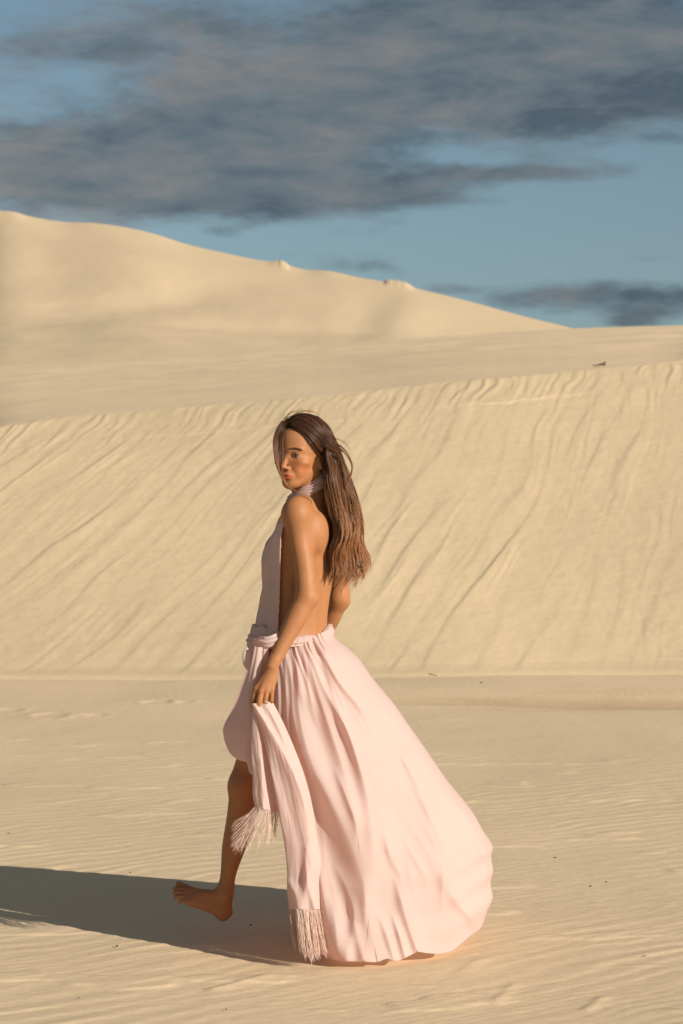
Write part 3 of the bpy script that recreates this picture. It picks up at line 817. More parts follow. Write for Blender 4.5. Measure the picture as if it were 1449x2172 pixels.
person = bpy.data.objects.new('person', None); COL.objects.link(person)
PO = np.array([float(aR[0]) - .12, 6.17, 0.0]); person.location = PO
person['label'] = 'barefoot woman in a backless pink gown striding left, looking back over her shoulder'
person['category'] = 'woman'
def wear(name, V, Fc, mat, cols=None, parent=None, kind=None, smooth=True):
    o = mesh_obj(name, np.asarray(V) - PO, Fc, mat, parent or person, smooth, kind, cols)
    return o
body = wear('body', bV, bF, M_SKIN, bc)
print('body verts', len(bV))

# eyes
def uvsphere(c, r, R, n=24):
    th = np.linspace(0, np.pi, n)[:, None]; ph = np.linspace(0, 2 * np.pi, 2 * n, endpoint=False)[None]
    X = np.stack([np.sin(th) * np.cos(ph), np.cos(th) + 0 * ph, np.sin(th) * np.sin(ph)], -1).reshape(-1, 3) * r
    return X, c + X @ R.T, grid_faces(n, 2 * n, wrap=True)
M_EYE, ne = new_mat('eye')
_o = ne.new('ShaderNodeOutputMaterial'); _b = ne.new('ShaderNodeBsdfPrincipled'); _a = ne.new('ShaderNodeAttribute'); _a.attribute_name = 'Col'
ne.l.new(_a.outputs['Color'], _b.inputs['Base Color']); _b.inputs['Roughness'].default_value = .08; ne.l.new(_b.outputs[0], _o.inputs[0])
for s_ in (1, -1):
    loc, V, Fc = uvsphere(H(s_ * .031, .0665, -.0005), .0133, HR, 30)
    # the gaze goes a little to her left, towards the camera
    d = nrm([.30, 1, -.02]); an = np.degrees(np.arccos(np.clip(loc @ d / .0133, -1, 1)))
    c = np.tile(np.array([.55, .47, .42]), (len(loc), 1)); c[an < 29] = (.10, .055, .028); c[an < 12] = (.01, .008, .006)
    wear('eye', V, Fc, M_EYE, c)

# brow hairs and lashes
rng = np.random.default_rng(7)
def strands(paths, r0, taper=.25, sides=3, flat=1.0):
    paths = np.asarray(paths); m = paths.shape[1]
    t_ = np.linspace(0, 1, m)[None]
    r = np.asarray(r0, float).reshape(-1, 1) * (1 - (1 - taper) * t_ ** 2)
    return tubes(paths, np.broadcast_to(r, paths.shape[:2]), sides, flat)
M_BROW = simple_material('brow_hair', (.035, .018, .010), .6)
for s_ in (1, -1):
    pp = []
    for i in range(150):
        a = .011 + .041 * rng.random(); z = .0205 + .0035 * min(1, (a - .012) / .022) - .0055 * max(0, (a - .036) / .016) + rng.normal(0, .0010)
        y = .0875 - 9.0 * max(0, a - .008) ** 2 * .95
        p0 = np.array([s_ * a, y, z - .001]); dirv = nrm([s_ * .9, -.35, .35 if a < .03 else -.25])
        pp.append([H(*(p0 + dirv * q)) for q in (0, .003, .006)])
    V, Fc = strands(pp, np.full(len(pp), .00035)); wear('eyebrow', V, Fc, M_BROW)
    pp = []
    for i in range(60):
        th = math.pi * (.06 + .88 * rng.random()); ex = s_ * .0315 + .0148 * math.cos(th)
        p0 = np.array([ex, .0805 - 9 * (ex - s_ * .0315) ** 2, -.0008 + .0052 * math.sin(th)])
        dirv = nrm([(ex - s_ * .0315) * 30 + s_ * .35, .6, .75])
        pp.append([H(*(p0 + dirv * q + np.array([0, 0, 8 * q * q]))) for q in (-.001, .0015, .0038)])
    V, Fc = strands(pp, np.full(len(pp), .0004)); wear('eyelashes', V, Fc, M_BROW)
# ------------------------------------------------------------------ the gown
def closest_on_poly(px, py, poly):
    """signed distance (positive to the right of the line going down) and parameter along it"""
    best = np.full(px.shape, 1e9); sg = np.zeros(px.shape); tp_ = np.zeros(px.shape)
    seg = np.linalg.norm(np.diff(poly, axis=0), axis=1); cum = np.r_[0, np.cumsum(seg)]; tot = cum[-1]
    for i in range(len(poly) - 1):
        a, b = poly[i], poly[i + 1]; ab = b - a; L2 = ab @ ab
        t_ = np.clip(((px - a[0]) * ab[0] + (py - a[1]) * ab[1]) / L2, 0, 1)
        d = np.hypot(px - a[0] - t_ * ab[0], py - a[1] - t_ * ab[1])
        side = (px - a[0]) * ab[1] - (py - a[1]) * ab[0]
        m = d < best
        best = np.where(m, d, best); sg = np.where(m, side, sg); tp_ = np.where(m, (cum[i] + t_ * seg[i]) / tot, tp_)
    return best * np.where(sg >= 0, 1, -1), tp_

def fold_field(px, py, folds):
    h = np.zeros(px.shape)
    for pts, amps, wls, wrs in folds:
        q = spline(pts, np.linspace(0, 1, 36)); d, tt_ = closest_on_poly(px, py, q)
        k = np.linspace(0, 1, len(amps)); A = np.interp(tt_, k, amps)
        wl = np.interp(tt_, np.linspace(0, 1, len(wls)), wls); wr = np.interp(tt_, np.linspace(0, 1, len(wrs)), wrs)
        w_ = np.where(d < 0, wl, wr)
        h += A * np.exp(-np.abs(d / w_) ** 1.7)
    return h

def coons(L, Rr, Tp, Bt, nu, nv):
    u_ = np.linspace(0, 1, nu)[None, :, None]; v_ = np.linspace(0, 1, nv)[:, None, None]
    l = spline(L, v_[:, 0, 0])[:, None]; r = spline(Rr, v_[:, 0, 0])[:, None]
    t_ = spline(Tp, u_[0, :, 0])[None]; b = spline(Bt, u_[0, :, 0])[None]
    c00, c10, c01, c11 = t_[0, 0], t_[0, -1], b[0, 0], b[0, -1]
    S_ = (1 - u_) * l + u_ * r + (1 - v_) * t_ + v_ * b - ((1 - u_) * (1 - v_) * c00 + u_ * (1 - v_) * c10 + (1 - u_) * v_ * c01 + u_ * v_ * c11)
    return S_[..., 0], S_[..., 1], u_[..., 0] + 0 * v_[..., 0], v_[..., 0] + 0 * u_[..., 0]

# --- the long skirt: a closed loft, near half and far half
NU, NV = 420, 470
L_ = [(556, 1368), (546, 1410), (543, 1460), (548, 1510), (560, 1560), (580, 1640), (598, 1720), (610, 1800), (617, 1880), (628, 1950), (655, 2005), (690, 2033)]
R_ = [(700, 1337), (712, 1356), (732, 1372), (757, 1395), (792, 1443), (838, 1499), (869, 1544), (900, 1588), (952, 1664), (1006, 1732), (1037, 1785), (1044, 1794), (1042, 1821), (1046, 1852), (1041, 1870), (1045, 1908), (1033, 1937), (1025, 1962)]
T_ = [(556, 1368), (590, 1366), (630, 1360), (665, 1350), (700, 1337)]
B_ = [(690, 2033), (704, 2037), (730, 2041), (770, 2042), (800, 2043), (822, 2036), (838, 2041), (860, 2034), (872, 2028), (884, 2022), (905, 2024), (940, 2025), (957, 2020), (982, 2001), (997, 1988), (1019, 1972), (1025, 1962)]
px, py, U, V_ = coons(L_, R_, T_, B_, NU, NV)
cen = pchip([0, .2, .5, .75, 1], [6.15, 6.155, 6.15, 6.115, 6.05], V_) + pchip([0, .5, 1], [0, .10, .24], V_) * U
Dn = pchip([0, .06, .15, .3, .55, .8, 1], [.100, .150, .175, .190, .215, .222, .210], V_)
Bu = np.clip(1 - np.abs(2 * U - 1) ** 2.5, 0, 1) ** .5
FOLDS = [
    # points, amplitude m, left widths px, right widths px
    ([(626, 1362), (632, 1430), (634, 1500), (646, 1570), (668, 1635), (702, 1700), (742, 1786), (766, 1861), (778, 1930), (792, 2000)], [.010, .016, .026, .040, .052, .045, .025, .008], [8, 11, 16, 34, 42, 36, 26], [14, 22, 30, 45, 60, 50, 40]),
    ([(650, 1358), (668, 1445), (688, 1510), (712, 1580), (735, 1650), (750, 1710), (758, 1775)], [.007, .013, .020, .022, .016, .004], [7, 10, 14, 18, 16], [14, 22, 30, 34, 24]),
    ([(672, 1356), (697, 1432), (712, 1486), (735, 1545), (758, 1610), (778, 1680), (788, 1745), (795, 1820), (792, 1880), (786, 1930)], [.006, .012, .020, .030, .036, .030, .018, .004], [7, 10, 14, 22, 28, 26], [16, 26, 44, 60, 60, 50]),
    ([(686, 1394), (724, 1451), (761, 1499), (800, 1580)], [.008, .014, .012, .0], [8, 11, 14], [20, 34, 44]),
    ([(662, 1352), (690, 1384), (715, 1404), (735, 1420)], [.004, .006, .0], [6, 8], [12, 16]),
    ([(845, 1585), (862, 1622), (877, 1650), (905, 1705), (925, 1755)], [.0, .014, .014, .010, .0], [6, 10, 14], [22, 34, 40]),
    ([(945, 1680), (985, 1730), (1015, 1785), (1030, 1840), (1034, 1880)], [.0, .009, .010, .006], [7, 9, 8], [14, 18, 14]),
    ([(836, 1855), (852, 1912), (867, 1965), (884, 2015)], [.0, .016, .018, .014], [8, 12, 10], [26, 34, 24]),
    ([(830, 1935), (847, 1985), (860, 2030)], [.0, .014, .014], [6, 9], [12, 14]),
    ([(800, 1930), (822, 1990), (836, 2036)], [.0, .012, .012], [8, 10], [16, 16]),
    ([(815, 1760), (822, 1800), (836, 1850)], [.0, .006, .0], [8, 8], [20, 20]),
    ([(858, 1790), (872, 1860), (885, 1920)], [.0, .010, .0], [12, 14], [34, 34]),
    ([(905, 1800), (960, 1900), (1000, 1950), (1020, 1975)], [.0, .006, .014, .010], [16, 14, 10], [40, 30, 18]),
    ([(735, 2037), (742, 2000), (760, 1960)], [.010, .010, .0], [12, 16], [16, 20]),
    ([(600, 1366), (606, 1440), (609, 1520), (621, 1600), (640, 1680), (656, 1760), (675, 1850), (690, 1930), (700, 2000)], [.010, .012, .016, .020, .028, .034, .030, .02], [7, 9, 12, 16, 18], [10, 14, 18, 24, 30]),
    ([(588, 1380), (590, 1450), (592, 1530), (604, 1610), (618, 1690)], [.008, .010, .012, .012, .0], [6, 8, 10], [9, 10, 12]),
    ([(575, 1400), (574, 1470), (578, 1540), (590, 1620)], [.008, .010, .012, .0], [6, 7, 9], [8, 9, 10]),
    ([(640, 1362), (650, 1420), (660, 1490), (676, 1550)], [.006, .008, .008, .0], [5, 7, 8], [9, 12, 12]),
    ([(700, 1900), (712, 1960), (718, 2030)], [.0, .016, .014], [14, 16], [22, 26]),
    ([(745, 1900), (752, 1960), (770, 2035)], [.0, .010, .012], [12, 12], [20, 20]),
]
FOLDS += [
    ([(655, 1366), (676, 1436), (707, 1499), (738, 1552), (760, 1615), (775, 1667)], [.003, .007, .008, .009, .006, .0], [6, 8, 9], [10, 13, 16]),
    ([(686, 1368), (708, 1431), (738, 1473), (782, 1525)], [.003, .006, .006, .0], [6, 8, 9], [11, 14, 18]),
    ([(612, 1380), (618, 1450), (622, 1520), (640, 1600), (664, 1668)], [.004, .006, .009, .009, .0], [5, 6, 8], [9, 10, 13]),
    ([(707, 1625), (738, 1698), (756, 1751), (760, 1782)], [.0, .010, .012, .0], [7, 9, 7], [16, 18, 14]),
    ([(707, 1830), (738, 1892), (752, 1945), (744, 1990)], [.0, .009, .010, .0], [9, 11, 8], [18, 20, 16]),
    ([(917, 1667), (985, 1746), (1027, 1806)], [.0, .006, .005], [9, 10], [16, 18]),
    ([(770, 1850), (776, 1920), (772, 1980)], [.0, .008, .0], [9, 9], [16, 16]),
    ([(800, 1600), (820, 1680), (826, 1750)], [.0, .005, .0], [12, 12], [24, 24]),
]
_rg = np.random.default_rng(42)
for _ in range(22):                      # minor creases that follow the hang of the cloth
    u0 = _rg.uniform(.08, .93); v0 = _rg.uniform(.02, .75); v1 = min(.98, v0 + _rg.uniform(.10, .30)); q_ = []
    for v_ in np.linspace(v0, v1, 5):
        ii = int(v_ * (NV - 1)); jj = int(np.clip(u0 + .03 * math.sin(v_ * 9 + u0 * 20), 0, 1) * (NU - 1)); q_.append((px[ii, jj], py[ii, jj]))
    w0 = _rg.uniform(4, 8) * (1 + v0); a0 = _rg.uniform(.0015, .0042) * (1 + v0)
    FOLDS.append((q_, [0, a0, a0, 0], [w0], [w0 * _rg.uniform(1.4, 2.4)]))
h = fold_field(px, py, FOLDS)
# gathers fanning out from the band
gth = .0045 * np.cos(U * 2 * np.pi * 15 + 2.2 * noise2(U * 9, .3, 5)) * np.exp(-(V_ / .09) ** 1.2) * (0.6 + .6 * noise2(U * 14, .1, 8))
h = h + gth + (.006 * fbm2(U * 5 + V_ * .8, V_ * 1.6, 77, 2) * sstep(0, .2, V_))
edge = sstep(0, .10, U) * sstep(0, .05, 1 - U)
h = h * (.15 + .85 * edge) * 1.2
Yn = cen - Dn * Bu - h
Z = CH - (py - CY) * Yn / F; X = (px - CX) * Yn / F
Z = Z + .0  # hem stays just clear of the sand
Z = np.maximum(Z, 0) + .003 + .010 * np.exp(-np.maximum(Z, 0) / .03) * 0
near_ = np.stack([X, Yn, Z], -1)
Dfar = pchip([0, .08, .2, .5, .8, 1], [.10, .17, .27, .44, .58, .60], V_)
chord = cen
Yfar = chord + Dfar * Bu * (1 + .0 * V_) + .018 * fbm2(U * 8 + 3, V_ * 2.5, 83, 2) * Bu * V_
Xs = (px - CX) * cen / F; Zs = CH - (py - CY) * cen / F
Zs = np.maximum(Zs, .003)
Xfar = Xs; far_ = np.stack([Xfar, Yfar, np.maximum(Zs + (near_[..., 2] - Zs) * (1 - Bu), .003)], -1)
far_ = far_[:, ::-1][:, 1:-1]
loop = np.concatenate([near_, far_], 1)
# rolled-under hem
lo_c = loop[-1].mean(0)
roll = [loop]
for q_, (ins_, dz_) in enumerate(((.006, .004), (.02, .014), (.05, .03))):
    r_ = loop[-1] + (lo_c - loop[-1]) * ins_ * 2; r_[:, 2] = loop[-1][:, 2] + dz_; roll.append(r_[None])
loop = np.concatenate(roll, 0)
gown = wear('gown', loop.reshape(-1, 3), grid_faces(loop.shape[0], loop.shape[1], wrap=True), M_CLOTH)

# --- short front of the skirt over the raised thigh
def sheet(name, L, Rr, Tp, Bt, nu, nv, depth, folds=(), extra=None, thick=.0012, parent=None, mat=None):
    px, py, U, V_ = coons(L, Rr, Tp, Bt, nu, nv)
    Yd = depth(U, V_, px, py) - (fold_field(px, py, folds) if folds else 0)
    if extra is not None: Yd = Yd - extra(U, V_)
    A = np.stack([(px - CX) * Yd / F, Yd, CH - (py - CY) * Yd / F], -1)
    o = wear(name, A.reshape(-1, 3), grid_faces(nv, nu), mat or M_CLOTH, parent=parent)
    return A
def wrapped(name, L, Rr, Tp, Bt, nu, nv, cx_w, dn, df, ycen, folds, ustart=.0):
    """near sheet from R to the silhouette L, carried on round to the far side"""
    px, py, U, V_ = coons(L, Rr, Tp, Bt, nu, nv)
    s_ = U                                           # 0 at silhouette, 1 at the inner edge
    bul = np.sqrt(np.clip(1 - (1 - s_) ** 2, 0, 1))
    yc_ = ycen(V_); h_ = fold_field(px, py, folds) * sstep(0, .15, s_)
    Yn_ = yc_ - dn(V_) * bul - h_
    A = np.stack([(px - CX) * Yn_ / F, Yn_, CH - (py - CY) * Yn_ / F], -1)
    Yf_ = yc_ + df(V_) * bul
    B = np.stack([(px - CX) * yc_ / F, Yf_, CH - (py - CY) * yc_ / F], -1)
    M = np.concatenate([B[:, ::-1][:, :-1], A], 1)
    return wear(name, M.reshape(-1, 3), grid_faces(nv, M.shape[1]), M_CLOTH, parent=gown)
wrapped('front_skirt',
        [(541, 1366), (530, 1395), (521, 1428), (508, 1462), (495, 1498), (482, 1524), (473, 1545), (474, 1560), (480, 1582), (488, 1598), (496, 1606)],
        [(572, 1366), (560, 1440), (552, 1500), (548, 1560), (546, 1610), (545, 1648)],
        [(541, 1366), (556, 1367), (572, 1366)],
        [(496, 1606), (508, 1613), (522, 1617), (527, 1622), (528, 1636), (534, 1643), (545, 1648)],
        110, 150, None, lambda v: np.interp(v, [0, .3, 1], [.075, .11, .105]), lambda v: np.interp(v, [0, .3, 1], [.10, .14, .16]), lambda v: np.interp(v, [0, 1], [6.12, 6.06]),
        [([(545, 1390), (538, 1440), (533, 1500), (530, 1560), (530, 1610)], [.004, .010, .010, .006], [8, 10], [12, 12]),
         ([(528, 1430), (512, 1500), (502, 1570), (505, 1612)], [.0, .004, .006, .004], [12, 14], [16, 18]),
         ([(536, 1500), (538, 1560), (540, 1640)], [.006, .010, .012], [5, 6], [8, 8])])

# --- strips of the sash that hang from the hand
def strip(name, Lp, Rp, nu, nv, yfun, folds, wav=0, parent=gown, bulge=.02):
    l = spline(Lp, np.linspace(0, 1, nv))[:, None]; r = spline(Rp, np.linspace(0, 1, nv))[:, None]
    U = np.linspace(0, 1, nu)[None] + np.zeros((nv, 1)); V_ = np.linspace(0, 1, nv)[:, None] + np.zeros((1, nu))
    S_ = l * (1 - U[..., None]) + r * U[..., None]; px, py = S_[..., 0], S_[..., 1]
    Yd = yfun(U, V_) - 1.0 * fold_field(px, py, folds) - bulge * np.sqrt(np.clip(1 - (2 * U - 1) ** 2, 0, 1)) - .0015 * fbm2(U * 6, V_ * 5, 5 + wav, 2)
    A = np.stack([(px - CX) * Yd / F, Yd, CH - (py - CY) * Yd / F], -1)
    # the strip is a doubled tube of crepe: give it a back
    Bk = A[:, ::-1].copy(); Bk[..., 1] += .005 + .006 * np.sin(np.pi * U) ; Bk = Bk[:, 1:-1]
    M = np.concatenate([A, Bk], 1)
    wear(name, M.reshape(-1, 3), grid_faces(nv, M.shape[1], wrap=True), M_CLOTH, parent=parent)
    return A
inner = strip('sash_end', [(536, 1498), (533, 1540), (532, 1590), (536, 1650), (537, 1695), (541, 1712)],
              [(553, 1500), (566, 1550), (582, 1620), (596, 1690), (600, 1725)], 60, 160,
              lambda u, v: 5.925 + .01 * v + .03 * u,
              [([(545, 1510), (550, 1580), (556, 1650), (560, 1725)], [.004, .010, .014, .014], [5, 8, 10], [8, 12, 14]),
               ([(556, 1520), (572, 1600), (588, 1700)], [.0, .008, .010], [5, 6], [7, 8])], 3)
longs = strip('sash_panel', [(534, 1493), (548, 1530), (562, 1580), (577, 1650), (592, 1730), (603, 1790), (609, 1850), (609, 1890), (613, 1928)],
              [(578, 1487), (600, 1530), (624, 1585), (648, 1650), (664, 1715), (673, 1775), (684, 1840), (690, 1890), (693, 1928)], 130, 280,
              lambda u, v: 5.915 + np.interp(v, [0, .3, .7, 1], [.01, .0, .012, .018]) + .020 * u,
              [([(537, 1494), (562, 1532), (594, 1585), (626, 1650), (645, 1710), (658, 1790), (664, 1850)], [.010, .018, .022, .022, .016, .006], [12, 18, 22, 20], [6, 8, 10, 12]),
               ([(562, 1492), (584, 1530), (610, 1590), (636, 1655), (655, 1725)], [.006, .010, .010, .008, .0], [5, 6, 7], [7, 9, 10]),
               ([(548, 1535), (560, 1590), (576, 1650), (592, 1720), (606, 1800)], [.0, .008, .010, .008, .0], [7, 9], [9, 14]),
               ([(668, 1800), (660, 1840), (648, 1880), (642, 1928)], [.0, .010, .014, .010], [10, 12], [12, 12]),
               ([(650, 1800), (650, 1860), (660, 1900), (668, 1928)], [.006, .010, .012, .010], [8, 8], [10, 10]),
               ([(612, 1870), (625, 1890), (632, 1926)], [.004, .010, .010], [9, 9], [11, 11])], 9)

# --- fringes
def fringe(name, edge, n, tips, r0, seed, depth=0.0, wob=.006, clump=9):
    rg = np.random.default_rng(seed); E = np.asarray(edge); pp = []
    ce = rg.random(clump); ctip = [rg.normal(0, 1, 2) for _ in range(clump)]
    for i in range(n):
        a = rg.random(); e = np.array([np.interp(a, np.linspace(0, 1, len(E)), E[:, k]) for k in range(3)])
        c = int(min(clump - 1, a * clump)); ac = (c + .5) / clump
        tt_ = tips(a * .45 + ac * .55)
        tip = P(tt_[0] + ctip[c][0] * 4 + rg.normal(0, 2.2), tt_[1] + rg.normal(0, 7) + ctip[c][1] * 5, e[1] + tt_[2] + rg.normal(0, .004) + depth)
        tip[2] = max(tip[2], .004)
        mid = (e + tip) / 2 + rg.normal(0, .0035, 3) + np.array([0, 0, -.010]); mid[2] = max(mid[2], .005)
        k = np.linspace(0, 1, 9)[:, None]
        path = e * (1 - k) ** 2 + 2 * mid * k * (1 - k) + tip * k ** 2
        path = path + .0012 * np.sin(k * 9 + rg.random() * 6) * rg.normal(0, 1, 3)
        pp.append(path)
    V, Fc = strands(pp, r0 * (.7 + .6 * rg.random(n)), .6); wear(name, V, Fc, M_FRINGE, parent=gown, kind='stuff')
# under the front strip: fanned out by the wind
e1 = inner[-1][[0, 12, 25, 40, 59]] + np.array([0, 0, .003])
def tips1(a):
    q = np.array([(497, 1748, -.02), (492, 1790, -.03), (508, 1800, -.02), (520, 1795, -.01), (545, 1775, 0), (560, 1790, .0), (572, 1782, .0), (590, 1762, .01), (604, 1742, .02)], float)
    return [np.interp(a, np.linspace(0, 1, len(q)), q[:, k]) for k in range(3)]
fringe('fringe', e1, 200, tips1, .00055, 3, clump=13)
e2 = longs[-1][[0, 25, 50, 75, 109]]
def tips2(a):
    q = np.array([(626, 1985, -.01), (640, 2010, -.01), (652, 2026, -.01), (664, 2030, -.01), (682, 2024, -.01), (702, 2012, 0)], float)
    return [np.interp(a, np.linspace(0, 1, len(q)), q[:, k]) for k in range(3)]
fringe('fringe', e2, 380, tips2, .00060, 5, clump=12)
e3 = np.array([P(612, 1900, 5.935), P(614, 1925, 5.935), P(622, 1945, 5.935)])
fringe('fringe', e3, 70, lambda a: [622 + 26 * a, 1985 + 30 * a, .0], .0006, 6, clump=4)

# --- bodice
bz_ = [(1052, 642, .030), (1075, 622, .045), (1100, 601, .066), (1130, 581, .090), (1160, 564, .106), (1185, 557, .112), (1210, 557, .110), (1240, 559, .108), (1280, 555, .106), (1310, 549, .108), (1348, 545, .112)]
edge_px = [(1052, 640), (1075, 620), (1100, 608), (1130, 598), (1160, 596), (1200, 595), (1240, 594), (1280, 593), (1310, 591), (1348, 590)]
nv, nu = 150, 150
vv_ = np.linspace(1052, 1348, nv)
Lx = pchip([b[0] for b in bz_], [b[1] for b in bz_], vv_)
ts_ = sorted(TOR); tcx = pchip([t_[0] for t_ in ts_], [t_[1] for t_ in ts_], vv_); tw = pchip([t_[0] for t_ in ts_], [t_[2] for t_ in ts_], vv_) + .012
ex = pchip([b[0] for b in edge_px], [b[1] for b in edge_px], vv_) + .9 * noise2(vv_ / 9, 0, 3)
rows = []
for i in range(nv):
    Zc_ = CH - (vv_[i] - CY) * 6.15 / F; c = np.array([(tcx[i] - CX) * 6.15 / F, 6.15])
    hx = (tcx[i] - Lx[i]) * 6.15 / F
    W = min(tw[i], hx / .5 * .85); Dd = math.sqrt(max(hx ** 2 - (W * .5) ** 2, 1e-4)) / .866
    th = np.linspace(-np.pi, np.pi, 721)
    x_ = c[0] + Dd * np.cos(th) * TF[0] + W * np.sin(th) * TL[0]
    y_ = c[1] + Dd * np.cos(th) * TF[1] + W * np.sin(th) * TL[1]
    pxx = x_ / y_ * F + CX
    il = np.argmin(pxx); # leftmost; walk towards the camera side until the edge
    k = il
    while pxx[k % 721] < ex[i] and k < il + 340: k += 1
    t1 = th[0] + (k) * (th[1] - th[0]); t0 = -rad(72)
    tq = np.linspace(t0, t1, nu); s2 = (np.arange(nu) / (nu - 1))
    vq = (vv_[i] - 1052) / 283
    wr = .0035 * np.sin(s2 * 20 + vq * 7 + 2 * noise2(s2 * 3, vq * 3, 9)) * (.4 + .6 * vq) + .004 * fbm2(s2 * 4 + vq * 3, vq * 2.5 - s2, 19, 2)
    wr = 1.4 * wr * sstep(0, .1, 1 - s2) + .003
    Dq = Dd + wr; Wq = W + wr
    rows.append(np.stack([c[0] + Dq * np.cos(tq) * TF[0] + Wq * np.sin(tq) * TL[0], c[1] + Dq * np.cos(tq) * TF[1] + Wq * np.sin(tq) * TL[1], Zc_ + 0 * tq], 1))
bod = np.array(rows)
# close the sheet with an inside layer
ins_ = bod.copy(); cc_ = np.stack([(tcx - CX) * 6.15 / F, 0 * tcx + 6.15], 1)[:, None]
dv = cc_ - ins_[..., :2]; ins_[..., :2] += dv / np.linalg.norm(dv, axis=-1, keepdims=True) * .0025
bodM = np.concatenate([bod, ins_[:, ::-1]], 1)
wear('bodice', bodM.reshape(-1, 3), grid_faces(nv, bodM.shape[1], wrap=True), M_CLOTH, parent=gown)

# --- collar wound round the neck
def ring_loft(name, prof, nth, fn, parent=gown, mat=None):
    """fn(theta, s) -> xyz, s in 0..1 over the closed section"""
    return None
th = np.linspace(0, 2 * np.pi, 160, endpoint=False); nr_ = 56
s_c = np.linspace(0, 1, nr_)
C0 = P(660, 1034, 6.135)
col_rows = []
for s2 in s_c:
    r1 = .0655 + .0030 * np.sin(s2 * 2 * np.pi * 4.5) + .0075 * np.sin(np.pi * s2)
    r1 = r1 + .0022 * noise2(th * 2 + s2 * 2.5, s2 * 6, 7) 
    # tilted: high behind the ear, low below the chin
    x_ = C0[0] + r1 * 1.02 * np.cos(th); y_ = C0[1] + r1 * np.sin(th)
    z_ = C0[2] + .042 * np.cos(th - .15) + (s2 - .5) * (.044 + .006 * np.cos(th)) + .0018 * noise2(th * 3, s2 * 4, 17)
    x_ = x_ - .012 * (1 - np.cos(th)) * (1 - s2) * .5
    col_rows.append(np.stack([x_, y_, z_], 1))
col_rows = [r_ * 1.0 for r_ in col_rows]
inner_ = []
for s2, r_ in zip(s_c[::-1][::6], col_rows[::-1][::6]):
    q_ = r_.copy(); q_[:, :2] = C0[:2] + (q_[:, :2] - C0[:2]) * .86; inner_.append(q_)
colM = np.array(col_rows + inner_)
wear('collar', colM.reshape(-1, 3), grid_faces(colM.shape[0], 160, wrap=True), M_CLOTH, parent=gown)

# --- waistband, ruffle and knot
def band(name, top, bot, out, nth, ns, ruff, seed, t_off=0.0, folds=0.0):
    """top / bot: functions of theta giving photo y; ring round the waist ellipse"""
    th = np.linspace(0, 2 * np.pi, nth, endpoint=False); rows = []
    for s2 in np.linspace(0, 1, ns):
        yy = top(th) * (1 - s2) + bot(th) * s2
        cx_ = pchip([t_[0] for t_ in ts_], [t_[1] for t_ in ts_], yy); w0 = pchip([t_[0] for t_ in ts_], [t_[2] for t_ in ts_], yy); d0 = pchip([t_[0] for t_ in ts_], [t_[3] for t_ in ts_], yy)
        ro = out(th, s2) + ruff * np.sin(th * 34 + 3 * noise2(th * 3, s2, seed)) * (.5 + .5 * noise2(th * 6, s2 * 2, seed + 3)) + folds * np.sin(s2 * 2 * np.pi * 2.5 + 2 * np.sin(th + seed)) 
        ct, st = np.cos(th), np.sin(th)
        W = w0 + ro; Dd = d0 + ro
        # front bulges forward over the gathered cloth
        x_ = (cx_ - CX) * 6.15 / F + Dd * ct * TF[0] + W * st * TL[0]
        y_ = 6.15 + Dd * ct * TF[1] + W * st * TL[1]
        z_ = CH - (yy - CY) * 6.15 / F
        rows.append(np.stack([x_, y_, z_], 1))
    top_in = rows[0].copy(); top_in[:, :2] = top_in[:, :2] * .9 + rows[0][:, :2].mean(0) * .1
    bot_in = rows[-1].copy(); bot_in[:, :2] = bot_in[:, :2] * .9 + rows[-1][:, :2].mean(0) * .1
    M = np.array([top_in] + rows + [bot_in])
    wear(name, M.reshape(-1, 3), grid_faces(M.shape[0], nth, wrap=True), M_CLOTH, parent=gown)
# theta 0 = front, pi/2 = her left side, pi = back
def ytop(th):  # wound band: low in front, rising to a point at the back on her right
    return 1350 - 6 * np.cos(th) - 30 * np.exp(-((np.angle(np.exp(1j * (th - 3.75)))) / .62) ** 2) - 11 * np.exp(-((np.angle(np.exp(1j * (th - 2.4)))) / .7) ** 2) + 1.5 * np.sin(th * 9)
def ybot(th): return 1372 - 2 * np.cos(th) - 26 * np.exp(-((np.angle(np.exp(1j * (th - 3.9)))) / .9) ** 2) - 8 * np.exp(-((np.angle(np.exp(1j * (th - 2.4)))) / .7) ** 2)
band('waistband', ytop, ybot, lambda th, s: .014 + .006 * np.sin(np.pi * s) + .050 * np.clip(np.cos(th), 0, 1) ** 1.5, 420, 34, .0012, 3, folds=.0022)
def frontw(th): return np.clip(np.cos(th), 0, 1)
band('waist_ruffle', lambda th: 1326 + 22 * (1 - sstep(-.35, .25, np.cos(th))) + 2.0 * np.sin(th * 17), lambda th: 1356 + 0 * th,
     lambda th, s: .005 + .056 * frontw(th) ** 1.5 * (1 - .1 * s) + .012 * s * (1 - s), 420, 18, .0035, 11)
# knot: a few fat folded loops at her left front
def cord(name, pts, radii, flat, n=60, sides=40, ridg=.12, seed=0, roll=0.0, parent=gown):
    p = spline(pts, np.linspace(0, 1, n)); r = pchip(np.linspace(0, 1, len(radii)), np.asarray(radii, float), np.linspace(0, 1, n))
    tg = np.gradient(p, axis=0); tg /= np.linalg.norm(tg, axis=1, keepdims=True)
    ref = np.array([0, 1., 0]); a = np.cross(tg, ref); a /= np.linalg.norm(a, axis=1, keepdims=True); b = np.cross(a, tg)
    ph = np.linspace(0, 2 * np.pi, sides, endpoint=False)
    rows = []
    for i in range(n):
        rr = r[i] * (1 + ridg * np.sin(ph * 5 + seed + i / n * 3) * .7 + ridg * noise2(ph * 1.5, i / n * 4, seed))
        rows.append(p[i] + a[i] * (np.cos(ph) * rr)[:, None] + b[i] * (np.sin(ph) * rr * flat)[:, None])
    M = np.array(rows); wear(name, M.reshape(-1, 3), grid_faces(n, sides, wrap=True), M_CLOTH, parent=parent)
yk = 5.955
